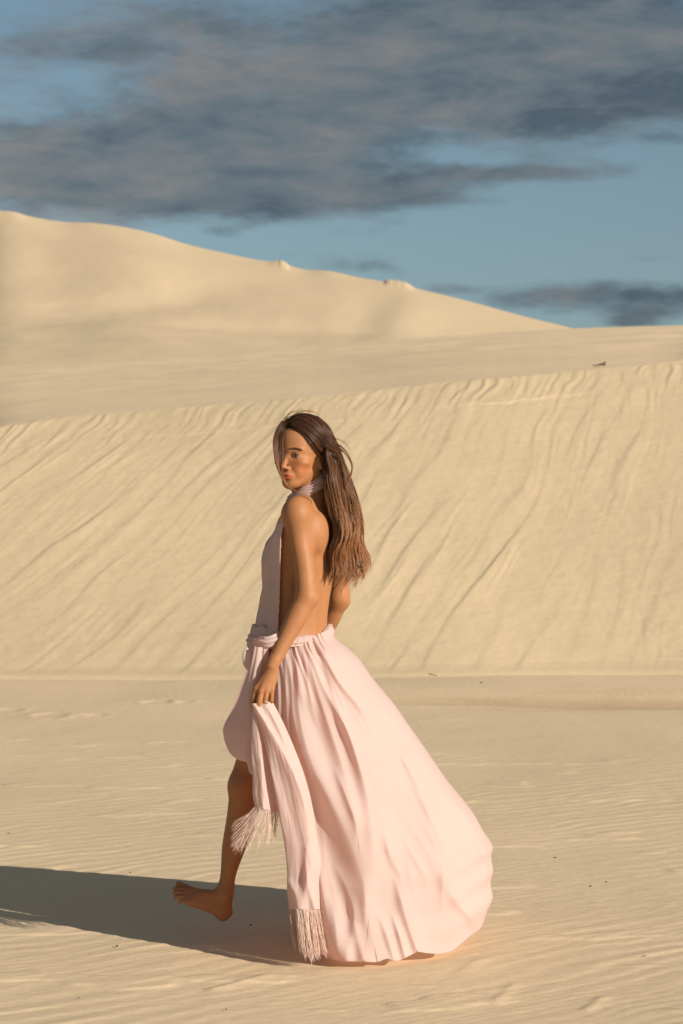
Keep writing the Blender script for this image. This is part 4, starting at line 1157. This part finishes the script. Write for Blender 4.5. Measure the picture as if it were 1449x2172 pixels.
cord('knot', [P(541, 1364, yk + .06), P(552, 1362, yk + .01), P(566, 1362, yk - .008), P(582, 1356, yk - .005), P(596, 1350, yk + .02)], [.010, .013, .0155, .014, .011], .8, seed=1, ridg=.26)
cord('knot', [P(538, 1372, yk + .03), P(528, 1385, yk + .02), P(529, 1402, yk + .02), P(537, 1420, yk + .015), P(545, 1450, yk + .01)], [.010, .016, .018, .015, .010], .8, seed=2, ridg=.24)
cord('knot', [P(548, 1372, yk - .005), P(545, 1400, yk - .005), P(540, 1440, yk + .0), P(537, 1500, yk + .01), P(538, 1580, yk + .005), P(540, 1640, yk + .01)], [.012, .017, .015, .014, .013, .010], .6, seed=3, n=110, ridg=.2)
cord('knot', [P(562, 1374, yk + .0), P(560, 1400, yk + .01), P(557, 1440, yk + .02), P(553, 1490, yk + .02)], [.011, .014, .013, .010], .7, seed=4, ridg=.2)

# --- ring, ear stud
def torus(name, c, ax, R0, r0, mat, squash=1.0, parent=None):
    ax = nrm(ax); a = nrm(np.cross(ax, [0, 0.3, 1.])); b = np.cross(ax, a)
    t1 = np.linspace(0, 2 * np.pi, 40, endpoint=False)[:, None]; t2 = np.linspace(0, 2 * np.pi, 12, endpoint=False)[None]
    V = c + ((R0 + r0 * np.cos(t2)) * np.cos(t1))[..., None] * a + ((R0 + r0 * np.cos(t2)) * np.sin(t1))[..., None] * b + (r0 * np.sin(t2) + 0 * t1)[..., None] * ax
    M = V.reshape(40, 12, 3); M = np.concatenate([M, M[:1]], 0)
    return wear(name, M.reshape(-1, 3), grid_faces(41, 12, wrap=True), mat, parent=parent)
M_SILVER = simple_material('silver', (.80, .77, .70), .22, 1.0)
M_GOLD = simple_material('gold', (.83, .60, .28), .25, 1.0)
torus('ring', P(562.6, 1487, 5.9195), P(562, 1491, 5.920) - P(566, 1464, 5.917), .0092, .0013, M_SILVER)
torus('earring', H(.0765, -.001, -.040), (.2, 1, .1), .0040, .0009, M_GOLD)
# ------------------------------------------------------------------ hair
rh = np.random.default_rng(11)
HP, HRAD, HC_ = [], [], []
def lock(pts, n, s0, s1, s2, r=.0011, thin=0, wave=.0, shade=0.0, m=22, endjit=.06, flat=(1, 1, 1), clumps=0):
    """a tress: strands scattered round a guide; spread s0 at the root, s1 half way, s2 at the tip"""
    g = spline(pts, np.linspace(0, 1, m)); k = np.linspace(0, 1, m)
    if clumps:                       # long soft waves that the whole fall shares
        dn = np.clip((1.46 - g[:, 2]) / .16, 0, 1); dn = dn * dn * (3 - 2 * dn)
        phs = (1.46 - g[:, 2]) / .165 * 2 * np.pi + g[0, 0] * 9 + rh.normal(0, .25)
        g = g + np.stack([.0085 * dn * np.sin(phs), .0085 * dn * np.cos(phs), 0 * dn], 1)
    sp = pchip([0, .5, 1], np.array([s0, s1, s2], float), k)
    tg = np.gradient(g, axis=0); tg /= np.linalg.norm(tg, axis=1, keepdims=True)
    a = np.cross(tg, [0, 1., 0.02]); a /= np.linalg.norm(a, axis=1, keepdims=True); b = np.cross(a, tg)
    cl = [(rh.normal(0, .8, 2), rh.normal(0, .7), rh.normal(0, 1), rh.uniform(.87, 1.03)) for _ in range(max(clumps, 1))]
    n = int(n * 1.45); r = r * .74
    for i in range(n):
        c, cph, cw, cle = cl[i % len(cl)]
        o0 = rh.normal(0, .55, 2); own = rh.normal(0, .55, 2)
        kk = np.minimum(k * (1 - endjit * rh.random() * (.5 if clumps else 1)) * (cle if clumps else 1), 1)
        gi = np.stack([np.interp(kk, k, g[:, q_]) for q_ in range(3)], 1)
        mixc = (.25 + .6 * k)[:, None] if clumps else 0 * k[:, None]
        tpr = (1.0 - .75 * k ** 2)[:, None] if clumps else 1.0
        off = o0[None] * (1 - k[:, None]) + (c[None] * 1.45 + own[None] * .55 * tpr) * mixc + own[None] * (1 - mixc) * k[:, None] * tpr
        ph = rh.random() * .6 + cph + 1.2
        wv = wave * np.sin(k * 15 + ph) * k ** 1.3 * (1 + .3 * cw)
        wv2 = wave * .8 * np.cos(k * 15 + ph) * k ** 1.2
        path = gi + a * (off[:, :1] * sp[:, None] + wv[:, None]) + b * (off[:, 1:] * sp[:, None] + wv2[:, None])
        path += rh.normal(0, .00012, path.shape)
        HP.append(path); HRAD.append(r * (.6 + .8 * rh.random()) * (1 - .65 * k ** 3) * (np.clip(k * 4 + .12, 0, 1) if thin else np.clip(k * 8 + .3, 0, 1)))
        dark = np.array([.042, .0175, .0085]); mid = np.array([.105, .043, .018]); tipc = np.array([.30, .130, .052])
        t_ = np.clip(k * 1.05 + shade + rh.normal(0, .10) + cw * .05, 0, 1)[:, None]
        cc = np.where(t_ < .5, dark + (mid - dark) * t_ * 2, mid + (tipc - mid) * (t_ - .5) * 2)
        HC_.append(cc * (.75 + .5 * rh.random()))
def Hs(x, y, z, e=.006):
    """point just off the scalp: scale a direction from the skull centre onto the cranium"""
    c = np.array([0, -.014, .030]); v = np.array([x, y, z]) - c; r_ = np.array([.076, .096, .092]) + e
    v = v / np.linalg.norm(v / r_); return H(*(c + v))
# crown: strands leave the parting and sweep over the near side of the head, then back and down
for i in range(26):
    t_ = i / 25
    y0 = .070 - .155 * t_                       # along the parting, forehead to crown
    root = Hs(-.012, y0, .13)
    p1 = Hs(.040, y0 - .010 - .010 * t_, .115 - .004 * t_)
    p2 = Hs(.078, y0 * .55 - .028, .070 - .010 * t_)
    p3 = Hs(.085, -.040 - .030 * t_, .030 - .010 * t_, .012)
    p4 = Hs(.075, -.070 - .03 * t_, -.015 - .01 * t_, .020)
    py_ = 1010 + 8 * t_
    p5 = P(700 + 30 * t_, py_ + 6, 6.075 + .07 * t_)
    p6 = P(710 + 38 * t_, 1072, 6.08 + .09 * t_); p7 = P(720 + 38 * t_, 1125, 6.09 + .08 * t_); p8 = P(714 + 50 * t_, 1175, 6.09 + .07 * t_); p9 = P(708 + 60 * t_, 1222, 6.09 + .06 * t_)
    lock([root, p1, p2, p3, p4, p5, p6, p7, p8, p9], 52, .004, .007, .008, .00115, wave=.0060, shade=-.01, m=34, clumps=4, endjit=.2)
# strands starting further back and on the far side close the skull
for i in range(22):
    t_ = i / 21
    a_ = -.9 + 2.6 * t_
    root = Hs(-.010 + .02 * math.sin(a_), -.035 - .045 * t_, .13)
    p1 = Hs(.062 * math.cos(a_), -.07 - .03 * t_, .085); p2 = Hs(.070 * math.cos(a_), -.095, .035, .010); p3 = Hs(.060 * math.cos(a_), -.09, -.02, .014)
    lock([root, p1, p2, p3, P(712 + 10 * math.cos(a_), 1030, 6.15 - .03 * math.cos(a_)), P(726, 1085, 6.15 - .03 * math.cos(a_))], 55, .007, .009, .010, .00115, wave=.0012, shade=-.12, m=24)
for i in range(14):
    t_ = i / 13; y0 = .075 - .15 * t_
    lock([Hs(-.002, y0, .13), Hs(-.040, y0 - .002, .11), Hs(-.076, y0 - .02, .06, .008), Hs(-.084, y0 * .5 - .03, .0, .009), H(-.076, y0 * .25 - .045, -.045), H(-.060, y0 * .1 - .06, -.09)], 45, .005, .008, .010, .0011, wave=.001, shade=-.12, m=22)
# curtain of hair across the far cheek, curling in under the chin
for i, (dx_, dy_, n_) in enumerate(((0, 0, 90), (2.5, .008, 80), (5, .012, 80), (8, .014, 80), (11, .014, 70), (14, .012, 60), (17, .010, 50))):
    q_ = dx_
    lock([Hs(-.002, .068 - dx_ * .001, .13), P(601 + q_ * .7, 897 + q_ * .4, 6.055 + dy_ * .3), P(588 + q_ * 1.0, 914, 6.035 + dy_), P(581.5 + q_, 938, 6.012 + dy_ * .8), P(583 + q_, 964, 6.002 + dy_ * .6), P(588 + q_ * .55, 990, 5.998 + dy_ * .4), P(596 + q_ * .28, 1010, 6.004 + dy_ * .3), P(605 + q_ * .15, 1028, 6.008), P(617 + q_ * .1, 1038, 6.006), P(632, 1044, 6.000)],
         int(n_ * 1.4), .005, .0030, .0018, .00075, wave=.0006, shade=-.02, m=26, endjit=.18)
# a wisp that carries on over the collar
for off in (0, 3, 6):
    lock([P(612, 1034, 6.012), P(626, 1043, 6.00), P(640, 1045 + off, 6.045), P(655, 1051 + off, 6.045), P(664, 1060 + off * 2, 6.05)], 8, .001, .0012, .0015, .0007, wave=.0, shade=.25, m=14)
# the swoop from the temple back over the ear, with the blown loop behind
for i in range(9):
    t_ = i / 8
    lock([Hs(.028 + .012 * t_, .080 - .02 * t_, .105), Hs(.058 + .008 * t_, .062 - .02 * t_, .075), H(.074 + .004 * t_, .040 - .02 * t_, .036), H(.080, .010 - .01 * t_, .010), H(.082, -.025, -.002 - .006 * t_), P(689 + 12 * t_, 992 + 4 * t_, 6.045 + .01 * t_), P(696 + 16 * t_, 1040, 6.045), P(707 + 16 * t_, 1095, 6.055), P(716 + 10 * t_, 1135, 6.06), P(709 + 14 * t_, 1180, 6.065), P(702 + 18 * t_, 1222, 6.07)],
         42, .004, .006, .007, .00105, wave=.005, shade=-.02, m=32, clumps=4, endjit=.2)
loopg = [[H(.070, .020, .055), P(684, 930, 6.045), P(706, 943, 6.05), P(724, 954, 6.07), P(738, 969, 6.085), P(746, 988, 6.10), P(745, 1005, 6.10), P(738, 1021, 6.10), P(735, 1036, 6.10)],
         [H(.066, -.005, .066), P(688, 924, 6.055), P(709, 939, 6.06), P(729, 952, 6.08), P(742, 971, 6.10), P(747, 994, 6.12), P(742, 1020, 6.12)],
         [H(.070, .010, .044), P(684, 938, 6.04), P(704, 950, 6.05), P(717, 966, 6.07), P(726, 988, 6.09), P(731, 1012, 6.10), P(740, 1050, 6.11)]]
for g_, n_, r_ in zip(loopg, (40, 24, 40), (.0022, .003, .006)):
    lock(g_, n_, .012, r_, r_ * 1.1, .0008, wave=.0008, shade=-.02, m=24, endjit=.2, thin=1)
for i in range(12):
    t_ = i / 11
    lock([Hs(-.004, .075 - .07 * t_, .13), Hs(.034, .062 - .06 * t_, .108), Hs(.066, .040 - .05 * t_, .078, .008), Hs(.082, .008 - .04 * t_, .046, .011), H(.088, -.030 - .02 * t_, .018), H(.084, -.055, -.010), P(696 + 14 * t_, 1015, 6.05), P(708 + 18 * t_, 1085, 6.055), P(716 + 16 * t_, 1135, 6.06), P(709 + 22 * t_, 1180, 6.065), P(702 + 28 * t_, 1222, 6.07)],
         42, .004, .007, .007, .00110, wave=.005, shade=-.01, m=32, clumps=4, endjit=.2)
# hair combed back off the forehead along the hairline
for i in range(16):
    t_ = i / 11
    lock([Hs(.002, .094 - .014 * t_, .125), Hs(.026, .090 - .012 * t_, .108 + .004 * t_), Hs(.052, .074 - .012 * t_, .085 + .006 * t_), Hs(.072, .048 - .012 * t_, .056 + .008 * t_), H(.081, .018 - .01 * t_, .026 + .008 * t_), H(.084, -.015, .004 + .008 * t_), P(688 + 10 * t_, 1000, 6.045), P(696 + 12 * t_, 1045, 6.04), P(706 + 12 * t_, 1095, 6.05), P(716 + 4 * t_, 1135, 6.06), P(709 + 5 * t_, 1180, 6.065), P(702 + 6 * t_, 1222, 6.07)],
         30, .003, .006, .007, .00105, wave=.005, shade=.0, m=32, clumps=4, endjit=.2)
# the long fall behind her shoulder: outer edge, middle, inner edge
FALL = [
    [(690, 960), (699, 1000), (701, 1035), (709, 1070), (719, 1105), (722, 1135), (714, 1165), (703, 1192), (696, 1215), (690, 1236)],
    [(694, 955), (704, 1000), (708, 1040), (716, 1080), (724, 1115), (725, 1145), (716, 1175), (708, 1200), (703, 1220), (700, 1240)],
    [(698, 950), (710, 995), (715, 1040), (722, 1085), (729, 1120), (729, 1150), (722, 1180), (716, 1205), (712, 1228), (706, 1243)],
    [(700, 945), (714, 990), (720, 1040), (727, 1085), (734, 1120), (736, 1150), (733, 1178), (728, 1200), (724, 1220), (718, 1232)],
    [(702, 940), (717, 985), (725, 1035), (733, 1080), (741, 1120), (745, 1150), (747, 1178), (744, 1200), (746, 1222), (744, 1240)],
    [(700, 930), (718, 975), (728, 1025), (738, 1075), (747, 1115), (751, 1145), (757, 1172), (757, 1198), (755, 1220), (757, 1246)],
    [(698, 925), (719, 968), (734, 1020), (750, 1070), (758, 1110), (760, 1140), (764, 1168), (768, 1192), (764, 1215), (766, 1240)],
    [(696, 922), (720, 965), (738, 1018), (754, 1065), (763, 1105), (764, 1135), (769, 1163), (776, 1186), (775, 1208), (774, 1228)],
]
_F = np.array(FALL, float); FD = []
for i in range(len(_F) - 1):
    FD += [_F[i], (_F[i] + _F[i + 1]) / 2]
FD.append(_F[-1])
for i2, gpx in enumerate(FD):
    i = i2 / 2
    for layer, (dy_, n_) in enumerate(((0, 34), (.035, 30), (.075, 30))):
        jx = rh.normal(0, 1.5, len(gpx)) * np.linspace(0, 1, len(gpx)); ya = 6.03 + .018 * i + dy_
        gph = rh.random() * .7 + i * .35 + layer
        pts = [P(x_ + jx[j] + (4.0 * math.sin(j * 1.3 + gph) * min(1, (j - 2) / 3) * .5 if j > 2 else 0), y_, ya + .035 * math.sin(min(j, 7) / 7 * math.pi * .5) + (.02 if j > 5 else 0)) for j, (x_, y_) in enumerate(gpx)]
        pts = [H(.078, -.020 - .006 * i, .058), H(.083, -.030 - .006 * i, .034)] + pts[(1 if i2 > 3 else 0):]
        lock(pts, n_, .005, .0075, .0058, .00115, wave=.0075, shade=-.02 + .05 * (i2 % 3), m=32, endjit=.22, clumps=5)
# loose ends curling out at the bottom
for pts, n_ in (([(762, 1190), (770, 1208), (774, 1232)], 16),
                ([(710, 1180), (700, 1205), (692, 1228), (686, 1240)], 22), ([(706, 1190), (694, 1214), (688, 1225)], 14), ([(722, 1190), (718, 1215), (709, 1238)], 24)):
    lock([P(x_, y_, 6.12) for x_, y_ in pts], n_, .0045, .0045, .0030, .0008, wave=.0012, shade=.30, m=16, endjit=.3, thin=1)
# flyaways
for pts, n_ in (([(622, 880), (640, 872), (662, 873), (684, 884)], 10), ([(604, 890), (612, 878), (630, 871), (650, 868)], 7), ([(606, 888), (603, 883), (607, 879)], 5), ([(590, 912), (600, 893), (616, 880)], 6),
                ([(735, 1010), (752, 1050), (762, 1080), (764, 1105)], 5), ([(728, 990), (744, 1030), (758, 1062), (763, 1100)], 5), ([(690, 925), (712, 930), (738, 945), (745, 962)], 6), ([(660, 920), (675, 916), (690, 912)], 3),
                ([(698, 905), (708, 930), (724, 950)], 5), ([(736, 1020), (742, 1008), (750, 985), (744, 970)], 4)):
    lock([P(x_, y_, 6.10) for x_, y_ in pts], n_, .002, .004, .005, .00045, wave=.001, shade=.35, m=16, endjit=.3, thin=1)
paths = [np.asarray(p_) for p_ in HP]
MM = 24
PR = np.stack([np.stack([np.interp(np.linspace(0, 1, MM), np.linspace(0, 1, len(p_)), p_[:, c]) for c in range(3)], 1) for p_ in paths])
RR = np.stack([np.interp(np.linspace(0, 1, MM), np.linspace(0, 1, len(r_)), r_) for r_ in HRAD])
CC = np.stack([np.stack([np.interp(np.linspace(0, 1, MM), np.linspace(0, 1, len(p_)), p_[:, c]) for c in range(3)], 1) for p_ in HC_])
hV, hF = tubes(PR, RR, 3)
hCol = np.repeat(CC[:, :, None, :], 3, 2).reshape(-1, 3)
# dark under-layer so the fall has body
hf = Field()
hf.ell(H(0, -.020, .036), (.0770, .0960, .0880), HR, .01)
hf.ell(H(0.0, .085, -.020), (.078, .065, .098), HR, .006, sub=True)
hf.ell(H(.0, .04, -.060), (.085, .075, .075), HR, .006, sub=True)
for gpx, r_, dy_ in ((FALL[1], .009, .062), (FALL[3], .011, .072), (FALL[4], .010, .08)):
    pts = [P(x_, y_, 6.06 + dy_ + .006 * j) for j, (x_, y_) in enumerate(gpx[:-2])]
    hf.chain(pts, [.020] + [r_] * (len(pts) - 3) + [r_ * .6, .004], .012)
cV, cF = hf.mesh(np.arange(-.25, .12, .004), np.arange(5.98, 6.30, .004), np.arange(1.12, 1.76, .004), smooth=2)
cQ = cF
allV = np.concatenate([hV, cV]); allF = np.concatenate([hF, cQ + len(hV)])
allC = np.concatenate([hCol, np.tile((.030, .015, .009), (len(cV), 1))])
wear('hair', allV, allF, M_HAIR, allC)
print('hair quads', len(allF))

# ------------------------------------------------------------------ small things on the sand
M_WOOD = simple_material('weathered_wood', (.13, .095, .065), .9)
M_STONE = simple_material('dark_stone', (.07, .055, .045), .9)
def surf(px, py):
    """ground point seen at a photo pixel"""
    Y = CH * F / (py - CY); X = (px - CX) * Y / F
    z = float(ground_height(np.array([[X]]), np.array([[Y]]))[0, 0])
    return np.array([X, Y, z])
def rock(name, c, r, seed, label, group, mat=None, squash=.6):
    rg = np.random.default_rng(seed); n = 10
    th = np.linspace(0, np.pi, n)[:, None]; ph = np.linspace(0, 2 * np.pi, 14, endpoint=False)[None]
    rr = r * (1 + .35 * noise2(3 * np.sin(th) * np.cos(ph) + seed, 3 * np.cos(th) + 2 * np.sin(ph), seed))
    V = np.stack([rr * np.sin(th) * np.cos(ph) * 1.2, rr * np.sin(th) * np.sin(ph), rr * np.cos(th) * squash + 0 * ph], -1).reshape(-1, 3)
    o = mesh_obj(name, V, grid_faces(n, 14, wrap=True), mat or M_STONE, smooth=False)
    o.location = (c[0], c[1], c[2] + r * squash * .5); o.rotation_euler = (0, 0, rg.random() * 3)
    o['label'] = label; o['category'] = 'pebble'; o['group'] = group
    return o
GP = 'dark specks of debris on the sand'
for i, (px_, py_, r_, lb) in enumerate((
        (248, 2008, .0042, 'larger dark speck of debris on the lit sand below the long shadow'),
        (532, 1963, .0035, 'dark speck of debris in the shadow to the right of the raised heel'),
        (277, 1851, .0030, 'dark speck near the upper edge of the shadow at the left'),
        (480, 2142, .0025, 'tiny dark speck on the bottom sand left of the gown'),
        (167, 2118, .0025, 'tiny dark speck on the sand near the lower left corner'),
        (18, 1768, .0040, 'dark speck beside the left edge of the photo above the shadow'),
        (1178, 1822, .0045, 'small dark chip on the rippled sand right of the gown'),
        (1286, 1872, .0035, 'upper of two chips on the ripples far right of the gown'),
        (1253, 1880, .0035, 'lower of two chips on the ripples far right of the gown'),
        (1367, 2028, .0030, 'tiny speck on the ripples near the right edge of the photo'),
        (1021, 1452, .0090, 'dark speck on the flat sand just under the slip face'))):
    rock('pebble', surf(px_, py_), r_, 20 + i, lb, GP)
def twig(name, pts, r, label, mat=M_WOOD, seed=0, cat='twig'):
    p = spline(pts, np.linspace(0, 1, 14)); root = p[0].copy()
    rs = r * (1 - .6 * np.linspace(0, 1, 14)) * (1 + .25 * noise2(np.arange(14) * .7, seed, 3))
    V, Fc = tubes([p - root], rs[None], 7)
    o = mesh_obj(name, V, Fc, mat); o.location = root; o['label'] = label; o['category'] = cat
    return o
g_ = surf(896, 1436); g2 = surf(927, 1437)
twig('twig', [g_ + [0, 0, .008], (g_ + g2) / 2 + [0, 0, .022], g2 + [0, 0, .006]], .006, 'thin grey twig lying at the foot of the slip face beside the gown')
# driftwood stump on the crest at the right
def crest_point(pxv, dyp=0.0):
    i = np.argmin(np.abs(av - pxv)); j = NT1 - 1 + 3
    return np.array([VX[j, i], VY[j, i], VZ[j, i]])
c = crest_point(1286)
rowsV = []; nn_ = 14; L0 = .16
th = np.linspace(0, 2 * np.pi, 12, endpoint=False)
for i in range(nn_):
    s2 = i / (nn_ - 1); r_ = (.006 + .022 * s2 ** 2.2) * (1 + .25 * noise2(th * 1.2, s2 * 6, 9)); 
    if i == nn_ - 1: r_ = r_ * .5
    cx_ = np.array([-L0 + L0 * s2, -.01 * math.sin(s2 * 3), .014 + .028 * s2 ** 2])
    rowsV.append(cx_ + np.stack([.12 * r_ * np.sin(th * 2), r_ * np.cos(th), r_ * np.sin(th)], 1))
o = mesh_obj('driftwood', np.array(rowsV).reshape(-1, 3), np.concatenate([grid_faces(nn_, 12, wrap=True)]), M_WOOD)
o.location = c; o['label'] = 'dark stub of driftwood poking from the dune crest at the right'; o['category'] = 'driftwood'
